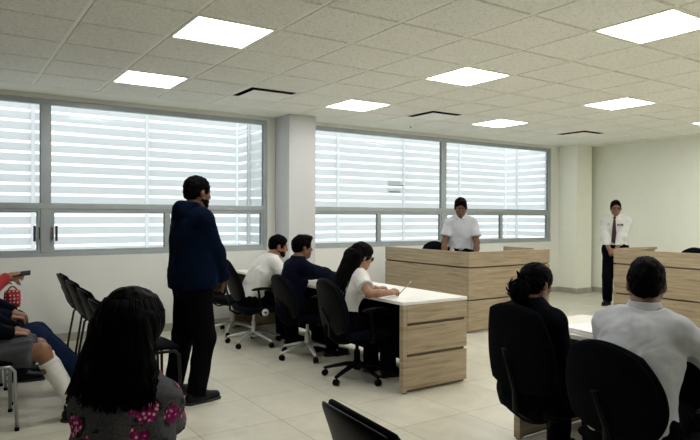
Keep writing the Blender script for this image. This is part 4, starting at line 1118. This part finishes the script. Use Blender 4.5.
person('student_skirt', 'seated student in a grey skirt and white knee socks at the left edge', (.20, 4.73, 0), rad(-6),
  dict(s=.95, fem=True, sit=True, hip=.52, hx=-.06, l1=-2, l2=6, ln=8, hyaw=0, hpitch=4, seed=11, skin='skin', hair='long', hlen=.32, strands=60, hw=.155, socks=True,
       wrL=(.22, .06, .62), wrR=(.20, -.10, .62), ehL=(-.6, .8, -.3), ehR=(-.6, -.8, -.3), hdL=(.7, -.6, -.2), hdR=(.8, .3, -.2), curlL=.5, curlR=.5,
       knL=(.36, .07, .485), knR=(.38, -.12, .485), anL=(.60, .02, .09), anR=(.58, -.16, .09),
       top=dict(kind='sweater', name='jacket', mat='blackblue', long=True, e=.022, hem=-.06, neck=.05, fold=.006, hemcone=1), bottom=dict(kind='skirt', mat='skirt', len=.86)))
person('student_jeans', 'seated person in blue jeans and a dark jacket, second at the left edge', (.22, 5.36, 0), rad(-8),
  dict(s=1.0, sit=True, hip=.52, hx=-.08, l1=-4, l2=4, ln=8, hyaw=0, hpitch=4, seed=12, skin='skin', hair='short', hw=.17,
       wrL=(.24, .12, .64), wrR=(.22, -.12, .64), ehL=(-.6, .8, -.3), ehR=(-.6, -.8, -.3), hdL=(.7, -.6, -.2), hdR=(.8, .5, -.2), curlL=.5, curlR=.5,
       knL=(.40, .10, .46), knR=(.40, -.08, .46), anL=(.76, .05, .09), anR=(.78, -.10, .09),
       top=dict(kind='sweater', name='jacket', mat='navy2', long=True, e=.022, hem=-.06, neck=.05, fold=.006, hemcone=1), bottom=dict(kind='trousers', mat='jeans', loose=.016)))
rt, JC, hC = person('student_red', 'seated person in a red top holding up a phone at the far left', (.20, 5.98, 0), rad(-4),
  dict(s=.97, fem=True, sit=True, hip=.53, hx=-.06, l1=0, l2=6, ln=10, hyaw=0, hpitch=16, seed=13, skin='skin2', hair='long', hlen=.34, strands=60, hw=.16,
       wrL=(.26, .06, .84), wrR=(.27, -.12, .885), ehL=(-.5, .8, -.5), ehR=(-.5, -.8, -.6), hdL=(.8, -.5, .1), hdR=(.9, .1, .1), hnR=(0, .6, -.6), curlL=.6, curlR=.6, thumbR=.6,
       top=dict(kind='sweater', name='red_top', mat='red', long=True, e=.020, se=.012, hem=-.05, neck=.05, fold=.006, hemcone=1), bottom=dict(kind='trousers', mat='darkjeans')))
# held and lying things
o = MB().box((0, 0, 0), (.15, .072, .010)).build('phone', M['screen'], None, bevel=.004); o.location = (.56, 5.845, .905); o.rotation_euler = (rad(24), rad(-6), rad(-10)); tag(o, 'dark phone held by the person in red', 'phone')
pb = empty('polka_dot_bag', (.50, 5.86, .61), rad(8)); tag(pb, 'red bag with white polka dots on the lap of the person in red', 'bag')
MB().pad(lambda a, b, q: (a, q * 1.0, .085 + b + .0), 14, .4, .13, .155, .09, 3, .3).build('pouch', M['dots'], pb, 'all')
MB().tube(bez((-.04, 0, .15), (0, 0, .23), (.04, 0, .15), 9), .006, 8).build('handle', M['red'], pb, 'all')
pc = empty('pencil', (3.165, 4.03, .77)); tag(pc, 'slim pencil held upright by the writing woman', 'pencil')
d = Vector((.52, -.12, .50)).normalized(); p0 = Vector((.02, .015, -.035))
MB().tube([tuple(p0 + d * .012), tuple(p0 + d * .155)], .0042, 6).build('shaft', M['pencilwood'], pc, True)
MB().tube([tuple(p0), tuple(p0 + d * .012)], [.0006, .0040], 6).build('tip', M['gasket'], pc, True)
MB().tube([tuple(p0 + d * .155), tuple(p0 + d * .17)], .0044, 6).build('eraser', M['sticker'], pc, True)

# ------------------------------------------------------------------ light and camera
w = bpy.data.worlds.new('sky'); SC.world = w; w.use_nodes = True
nt = w.node_tree; bg = nt.nodes['Background']; bg.inputs[0].default_value = (.965, .985, 1, 1); bg.inputs[1].default_value = SKY_E
cam = bpy.data.cameras.new('camera'); co = bpy.data.objects.new('camera', cam); COL.objects.link(co); SC.camera = co
cam.sensor_width = 36; cam.lens = 612.5 / 700 * 36; cam.clip_start = .02
yaw, pit, rol = .5889, -.0060, .0035
fw = Vector((math.sin(yaw) * math.cos(pit), math.cos(yaw) * math.cos(pit), math.sin(pit))); rr = Vector((math.cos(yaw), -math.sin(yaw), 0)); uu = rr.cross(fw)
R2 = rr * math.cos(rol) + uu * math.sin(rol); U2 = -rr * math.sin(rol) + uu * math.cos(rol)
m3 = Matrix((R2, U2, -fw)).transposed()
co.matrix_world = Matrix.Translation((0, 0, CAMZ)) @ m3.to_4x4()
vs_ = SC.view_settings; SC.display_settings.display_device = 'sRGB'
vs_.view_transform = 'Standard'; vs_.look = 'None'; vs_.exposure = EXPO; vs_.gamma = 1; vs_.use_curve_mapping = False
SC.cycles.use_denoising = True; SC.cycles.max_bounces = 10; SC.cycles.diffuse_bounces = 6; SC.cycles.transparent_max_bounces = 16; SC.cycles.sample_clamp_indirect = 6
